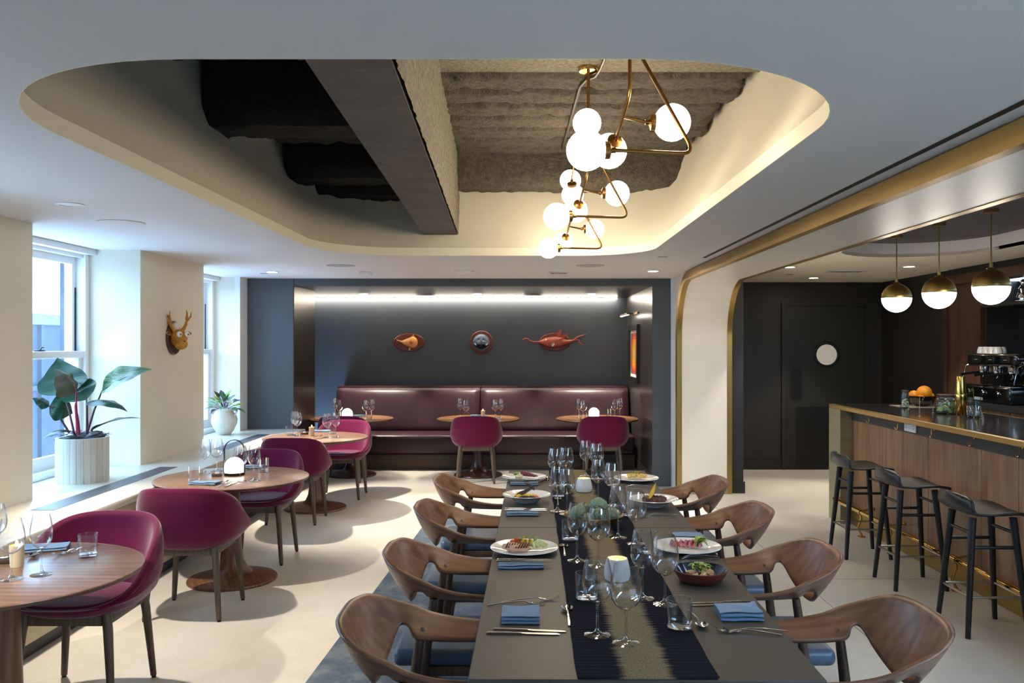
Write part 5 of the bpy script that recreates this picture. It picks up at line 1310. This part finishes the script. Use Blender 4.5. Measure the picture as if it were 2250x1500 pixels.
def pleaf(bpx, bdy, tpx, tdy, width, lift, fold, m, up, foot, sm='stem_purple', sag=.02, wave=.07):
    """foot, base, tip as pixels with depth offsets from the pot centre"""
    b_ = P3(bpx[0], bpx[1], PY+bdy); t_ = P3(tpx[0], tpx[1], PY+tdy)
    mb = MB(); leaf_strip(mb, b_, t_, width, lift, fold, 14, up, wave, .62); lo = mb.build('leaf', m, pp, True, 180)
    d = t_-b_; upv = Vector(up); side = d.cross(upv).normalized(); nn = side.cross(d).normalized()
    mb = MB(); mb.tube([b_+d*s+nn*(lift*4*s*(1-s)+.0005) for s in [i/8 for i in range(8)]], [.004*(1-i/9) for i in range(8)], 6); mb.build('midrib', sm, lo)
    f = P3(foot[0], foot[1], PY-.01); mid = (f+b_)/2+Vector((0, 0, sag))
    mb = MB(); mb.tube([f, f.lerp(mid, .6), mid, mid.lerp(b_, .55), b_, b_+d*.03], [.009, .008, .007, .006, .005, .004], 8); mb.build('petiole', sm, pp)
pleaf((141, 868), .03, (126, 786), .12, .34, -.03, .12, 'leaf', (.1, -.9, .5), (163, 952))
pleaf((167, 862), -.05, (119, 810), -.12, .30, .03, -.35, 'leaf_under', (.4, -.3, .9), (170, 954), 'stem_red')
pleaf((224, 859), .0, (334, 811), -.1, .2, .03, .35, 'leaf_bright', (-.35, -.8, .6), (190, 955))
pleaf((192, 884), .0, (280, 904), -.12, .15, .045, -.3, 'leaf', (0, -.2, 1), (191, 953))
pleaf((200, 945), -.03, (312, 919), -.12, .1, .03, .2, 'leaf', (0, -.15, 1), (212, 956), sag=.0)
pleaf((190, 878), .07, (152, 842), .16, .26, .02, .2, 'leaf', (.3, -.8, .5), (192, 953))
pleaf((108, 893), .0, (160, 908), .1, .22, .03, .15, 'leaf', (.2, -.8, .5), (152, 950))
pleaf((108, 892), .0, (70, 874), -.05, .12, .01, -.2, 'leaf', (0, -.5, .9), (152, 950))
pleaf((160, 948), -.05, (94, 964), -.12, .07, .035, -.2, 'leaf', (0, -.2, 1), (166, 956), sag=.0)
pleaf((224, 948), -.08, (186, 962), -.17, .06, .01, .2, 'leaf_under', (0, -.2, 1), (205, 956), sag=0)
sh2 = MB(); sh2.tube([P3(172, 955, PY-.03), P3(170, 925, PY-.03), P3(166, 893, PY-.04), P3(165, 884, PY-.04)], [.017, .013, .009, .002], 10); sh2.build('new_leaf_sheath', 'stem_red', pp)

UX, UY = -3.285, 9.18
up_ = thing('potted_prayer_plant', 'small striped leafy plant in a white two-handled urn by the far window', 'potted plant', (UX, UY, ZL))
M['urn'] = mat('worn_white_urn', (226, 224, 214), .55, col2=(200, 198, 188), nscale=4, bscale=20, bstr=.1)
mb = MB(); mb.lathe([(0, 0), (.062, 0), (.072, .01), (.105, .06), (.132, .12), (.138, .165), (.125, .21), (.1, .24), (.092, .262), (.104, .285), (.1, .288), (.085, .265), (.0, .255)], 36); mb.build('urn', 'urn', up_)
for s in (-1, 1):
    mb = MB(); mb.tube([(s*.095, -.02, .275), (s*.13, -.025, .272), (s*.142, -.025, .245), (s*.118, -.02, .213)], .011, 8); mb.build('handle', 'urn', up_)
M['pl_green'] = mat('striped_green_leaf', (92, 150, 52), .4, col2=(150, 170, 30), nscale=26); M['pl_dark'] = mat('dark_purple_leaf', (66, 52, 66), .4, col2=(84, 92, 74), nscale=10); M['pl_teal'] = mat('teal_leaf', (70, 128, 98), .35, col2=(96, 150, 110), nscale=12)
for k in range(30):
    a = k*2.39996; f = k/30; el = 1.2-1.5*f; L = .12+.05*random.random()
    d = Vector((math.cos(a)*math.cos(el), math.sin(a)*math.cos(el)-.1, math.sin(el)))
    b_ = Vector((.05*math.cos(a)*f, .05*math.sin(a)*f, .275+.03*(1-f)))
    st = b_+d*(.05+.03*random.random())+Vector((0, 0, .025)); tp = st+d*L*.75+Vector((0, 0, -.035*f))
    mb = MB(); leaf_strip(mb, st, tp, .058, .008, .25, 6, (0, -.35, 1)); lo = mb.build('leaf', ['pl_green', 'pl_dark', 'pl_teal'][k % 3], up_, True, 180)
    mb = MB(); mb.tube([b_, st], .003, 5); mb.build('petiole', 'stem_purple', lo)

# ------------------------------------------------------------------ wall plaques with plain animal heads
M['plaque'] = mat('red_brown_plaque', (104, 48, 38), .35, col2=(92, 42, 34), nscale=8)
M['plaque_dark'] = mat('dark_wood_plaque', (70, 36, 28), .3)
M['ochre'] = mat('ochre_resin', (196, 140, 40), .5, col2=(170, 112, 30), nscale=20); M['peach'] = mat('peach_resin', (226, 158, 116), .5, col2=(230, 170, 70), nscale=7); M['blue_resin'] = mat('grey_blue_resin', (120, 140, 164), .35, col2=(84, 104, 136), nscale=8); M['coral'] = mat('coral_resin', (186, 96, 76), .45, col2=(166, 80, 62), nscale=14)
def plaque(name, label, rx, rz, m='plaque'):
    """oval board in its own xz plane, facing -y"""
    t = thing(name, label, 'wall sculpture')
    mb = MB(); n = 40; rows = []
    for (k, y) in ((1.0, 0), (1.0, -.012), (.95, -.022), (.9, -.024)):
        rows.append([(rx*k*math.cos(2*PI*i/n), y, rz*k*math.sin(2*PI*i/n)) for i in range(n)])
    mb.v = [p for r in rows for p in r]
    for k in range(3):
        for i in range(n): mb.f.append((k*n+i, k*n+(i+1) % n, (k+1)*n+(i+1) % n, (k+1)*n+i))
    mb.f.append(tuple(range(3*n, 4*n))); mb.f.append(tuple(reversed(range(n)))); mb.build('plaque_board', m, t); return t
YW = YA-.001
s1 = plaque('fish_plaque', 'round peach fish on an oval red-brown plaque, leftmost on the alcove wall', .23, .135); s1.location = (onY(899, YW), YW, zY(752, YW))
mb = MB(); mb.ball((.06, -.06, 0), (.075, .055, .085), 20, 14); mb.tube([(.03, -.05, 0), (-.04, -.045, .0), (-.10, -.04, .01), (-.13, -.035, .02)], [.075, .05, .015, .008], 14); mb.build('body', 'peach', s1)
mb = MB(); mb.tube([(-.12, -.035, .018), (-.17, -.035, .03), (-.175, -.035, .05)], [.008, .007, .004], 8); mb.tube([(-.15, -.035, .026), (-.18, -.035, .012)], [.006, .003], 6); mb.build('tail_fin', 'peach', s1)
mb = MB(); leaf_strip(mb, (.06, -.05, .07), (.075, -.05, .125), .03, 0, .1, 5, (0, -1, 0)); mb.build('top_fin', 'peach', s1)
mb = MB(); leaf_strip(mb, (.02, -.05, -.07), (.005, -.05, -.125), .03, 0, .1, 5, (0, -1, 0)); mb.build('lower_fin', 'peach', s1)
M['cheek'] = mat('orange_cheek', (214, 92, 40), .5); MB().ball((.05, -.105, -.005), (.026, .012, .026), 12, 8).build('gill_spot', 'cheek', s1)
s2 = plaque('seal_plaque', 'grey blue seal head on a round red-brown plaque, middle of the alcove wall', .172, .172); s2.location = (onY(1058, YW), YW, zY(752, YW))
mb = MB(); mb.ball((0, -.05, .0), (.122, .09, .122), 28, 18); mb.build('head', 'blue_resin', s2)
mb = MB(); mb.ball((-.03, -.135, -.005), (.042, .03, .034), 14, 10); mb.ball((.03, -.135, -.005), (.042, .03, .034), 14, 10); mb.ball((0, -.16, .02), (.016, .012, .012), 10, 8); mb.build('muzzle', 'blue_resin', s2)
for s in (-1, 1):
    MB().ball((s*.035, -.125, .05), (.012, .01, .012), 10, 8).build('eye', 'blackpanel', s2)
    mb = MB(); mb.tube([(s*.045, -.13, -.02), (s*.07, -.13, -.04), (s*.085, -.125, -.03), (s*.09, -.12, -.005)], [.012, .011, .009, .003], 8); mb.build('tusk', 'ceramic', s2)
mb = MB(); mb.lathe([(0, -.10), (.06, -.095), (.1, -.06), (.118, -.03)], 24, (0, -.05, 0)); mb.build('chin', 'blue_metal', s2)
s3 = plaque('swordfish_plaque', 'coral long-nosed fish on an oval red-brown plaque, rightmost on the alcove wall', .23, .132); s3.location = (onY(1219, YW), YW, zY(751, YW))
mb = MB(); mb.tube([(-.24, -.06, .0), (-.2, -.06, .0), (-.14, -.065, .0), (-.06, -.07, -.005), (.02, -.07, 0), (.1, -.065, .0), (.17, -.06, .0), (.24, -.055, .015), (.29, -.05, .03)], [.012, .03, .062, .08, .078, .058, .032, .018, .01], 18); mb.build('body', 'coral', s3)
mb = MB(); mb.tube([(-.22, -.06, .0), (-.31, -.06, 0), (-.36, -.06, .01), (-.39, -.06, .045), (-.42, -.06, .05), (-.48, -.06, .028)], [.014, .011, .010, .011, .009, .004], 10); mb.build('nose', 'coral', s3)
mb = MB(); mb.tube([(.27, -.05, .025), (.33, -.05, .07), (.40, -.05, .095), (.46, -.05, .11)], [.012, .012, .008, .003], 8); mb.tube([(.27, -.05, .025), (.34, -.05, .03), (.37, -.05, -.02), (.42, -.05, -.045)], [.012, .012, .008, .003], 8); mb.build('tail_fin', 'coral', s3)
mb = MB(); leaf_strip(mb, (.03, -.07, .05), (.09, -.07, .19), .06, 0, .1, 6, (0, -1, 0)); leaf_strip(mb, (.07, -.07, .05), (.19, -.07, .12), .05, 0, .1, 6, (0, -1, 0)); mb.build('dorsal_fin', 'coral', s3)
mb = MB(); leaf_strip(mb, (.02, -.14, .01), (.14, -.16, .05), .03, 0, .1, 6, (0, -1, 0)); mb.build('side_fin', 'coral', s3)
MB().ball((-.13, -.118, .025), (.012, .01, .014), 10, 8).build('eye', 'ceramic', s3)
mb = MB(); mb.ball((-.03, -.142, -.04), (.02, .008, .03), 10, 8, (0, .5, 0)); mb.build('jaw_patch', 'ceramic', s3)
s4 = plaque('antler_plaque', 'ochre antlered animal head on a dark oval plaque on the pier between the windows', .15, .15, 'plaque_dark')
s4.location = (XW+.001, 7.47, zY(742, 7.47)); s4.rotation_euler = (0, 0, PI/2)
mb = MB(); mb.ball((0, -.09, .0), (.07, .09, .075), 20, 14); mb.ball((0, -.13, -.055), (.055, .06, .05), 18, 12); mb.build('head', 'ochre', s4)
for s in (-1, 1):
    e = MB().ball((s*.036, -.165, .03), (.024, .02, .026), 14, 10).build('eye', 'ceramic', s4); MB().ball((s*.036, -.184, .03), (.007, .005, .008), 8, 6).build('pupil', 'blackpanel', e)
    mb = MB(); mb.tube([(s*.04, -.08, .06), (s*.07, -.085, .11), (s*.085, -.09, .17), (s*.08, -.09, .24)], [.018, .014, .010, .002], 8)
    for (z, o) in ((.11, .03), (.14, -.03), (.165, .035)): mb.tube([(s*.075, -.088, z), (s*(.085+abs(o)*.5), -.088+o, z+.05), (s*(.085+abs(o)*.5), -.088+o*1.2, z+.09)], [.01, .007, .002], 6)
    mb.build('antler', 'ochre', s4)
    mb = MB(); leaf_strip(mb, (s*.06, -.08, .03), (s*.13, -.09, .04), .04, .01, .4, 5, (0, -1, .3)); mb.build('ear', 'ochre', s4)
MB().ball((0, -.185, -.03), (.008, .006, .006), 8, 6).build('nose', 'blackpanel', s4)
for ch_ in s4.children:
    if not ch_.name.startswith('plaque_board'): ch_.rotation_euler = (.0, 0, -.65)

# framed abstract print and its picture light on the alcove side wall
fp = thing('framed_print', 'tall framed abstract print in yellow and orange on the alcove side wall', 'picture', (XAR-.006, 0, 0))
fy0, fy1, fz0, fz1 = 10.86, 11.78, 1.145, 1.915
f = MB(); b_ = .07
f.box(-.04, 0, fy0, fy0+b_, fz0, fz1); f.box(-.04, 0, fy1-b_, fy1, fz0, fz1); f.box(-.04, 0, fy0+b_, fy1-b_, fz0, fz0+b_); f.box(-.04, 0, fy0+b_, fy1-b_, fz1-b_, fz1); f.build('frame', 'blackpanel', fp, False)
MB().box(-.014, -.002, fy0+b_, fy1-b_, fz0+b_, fz1-b_).build('mount', 'ceramic', fp, False)
def print_mat():
    m, nt, b = new_mat('abstract_print'); tc = nt.nodes.new('ShaderNodeTexCoord'); sx = nt.nodes.new('ShaderNodeSeparateXYZ'); nt.links.new(tc.outputs['Generated'], sx.inputs[0])
    def cell(o, nn):
        a = nt.nodes.new('ShaderNodeMath'); a.operation = 'MULTIPLY'; a.inputs[1].default_value = nn; nt.links.new(o, a.inputs[0])
        c = nt.nodes.new('ShaderNodeMath'); c.operation = 'FLOOR'; nt.links.new(a.outputs[0], c.inputs[0])
        d = nt.nodes.new('ShaderNodeMath'); d.operation = 'MULTIPLY_ADD'; d.inputs[1].default_value = 1/nn; d.inputs[2].default_value = .5/nn-.5; nt.links.new(c.outputs[0], d.inputs[0])
        e = nt.nodes.new('ShaderNodeMath'); e.operation = 'POWER'; e.inputs[1].default_value = 2; ab_ = nt.nodes.new('ShaderNodeMath'); ab_.operation = 'ABSOLUTE'; nt.links.new(d.outputs[0], ab_.inputs[0]); nt.links.new(ab_.outputs[0], e.inputs[0]); return e.outputs[0]
    s = nt.nodes.new('ShaderNodeMath'); s.operation = 'ADD'; nt.links.new(cell(sx.outputs['Y'], 9), s.inputs[0]); nt.links.new(cell(sx.outputs['Z'], 13), s.inputs[1])
    q = nt.nodes.new('ShaderNodeMath'); q.operation = 'SQRT'; nt.links.new(s.outputs[0], q.inputs[0])
    nt.links.new(ramp(nt, q.outputs[0], [(.05, lin((244, 236, 190))), (.16, lin((240, 190, 30))), (.33, lin((232, 140, 24))), (.44, lin((200, 50, 40))), (.55, lin((90, 84, 96)))]), b.inputs['Base Color'])
    b.inputs['Roughness'].default_value = .4; return m
M['print'] = print_mat()
MB().box(-.016, -.0142, fy0+.12, fy1-.12, fz0+.11, fz1-.11).build('print_sheet', 'print', fp, False)
pl2 = thing('picture_light', 'slim brass picture light lit above the framed print', 'picture light', (0, 0, 0))
MB().rbox(XAR-.03, XAR-.006, 10.95, 11.65, 2.055, 2.08, .004).build('wall_bar', 'brass_tube', pl2)
mb = MB(); mb.tube([(XAR-.02, 11.3, 2.065), (1.36, 11.3, 2.065), (1.335, 11.3, 2.05)], .007, 8); mb.build('arm', 'brass_tube', pl2)
MB().rbox(1.31, 1.345, 10.92, 11.7, 2.042, 2.062, .005).build('head', 'brass_tube', pl2)
M['pic_led'] = emis('picture_light_led', (255, 244, 226), 14)
MB().box(1.314, 1.341, 10.94, 11.68, 2.036, 2.0415).build('lamp_strip', 'pic_led', pl2, False)
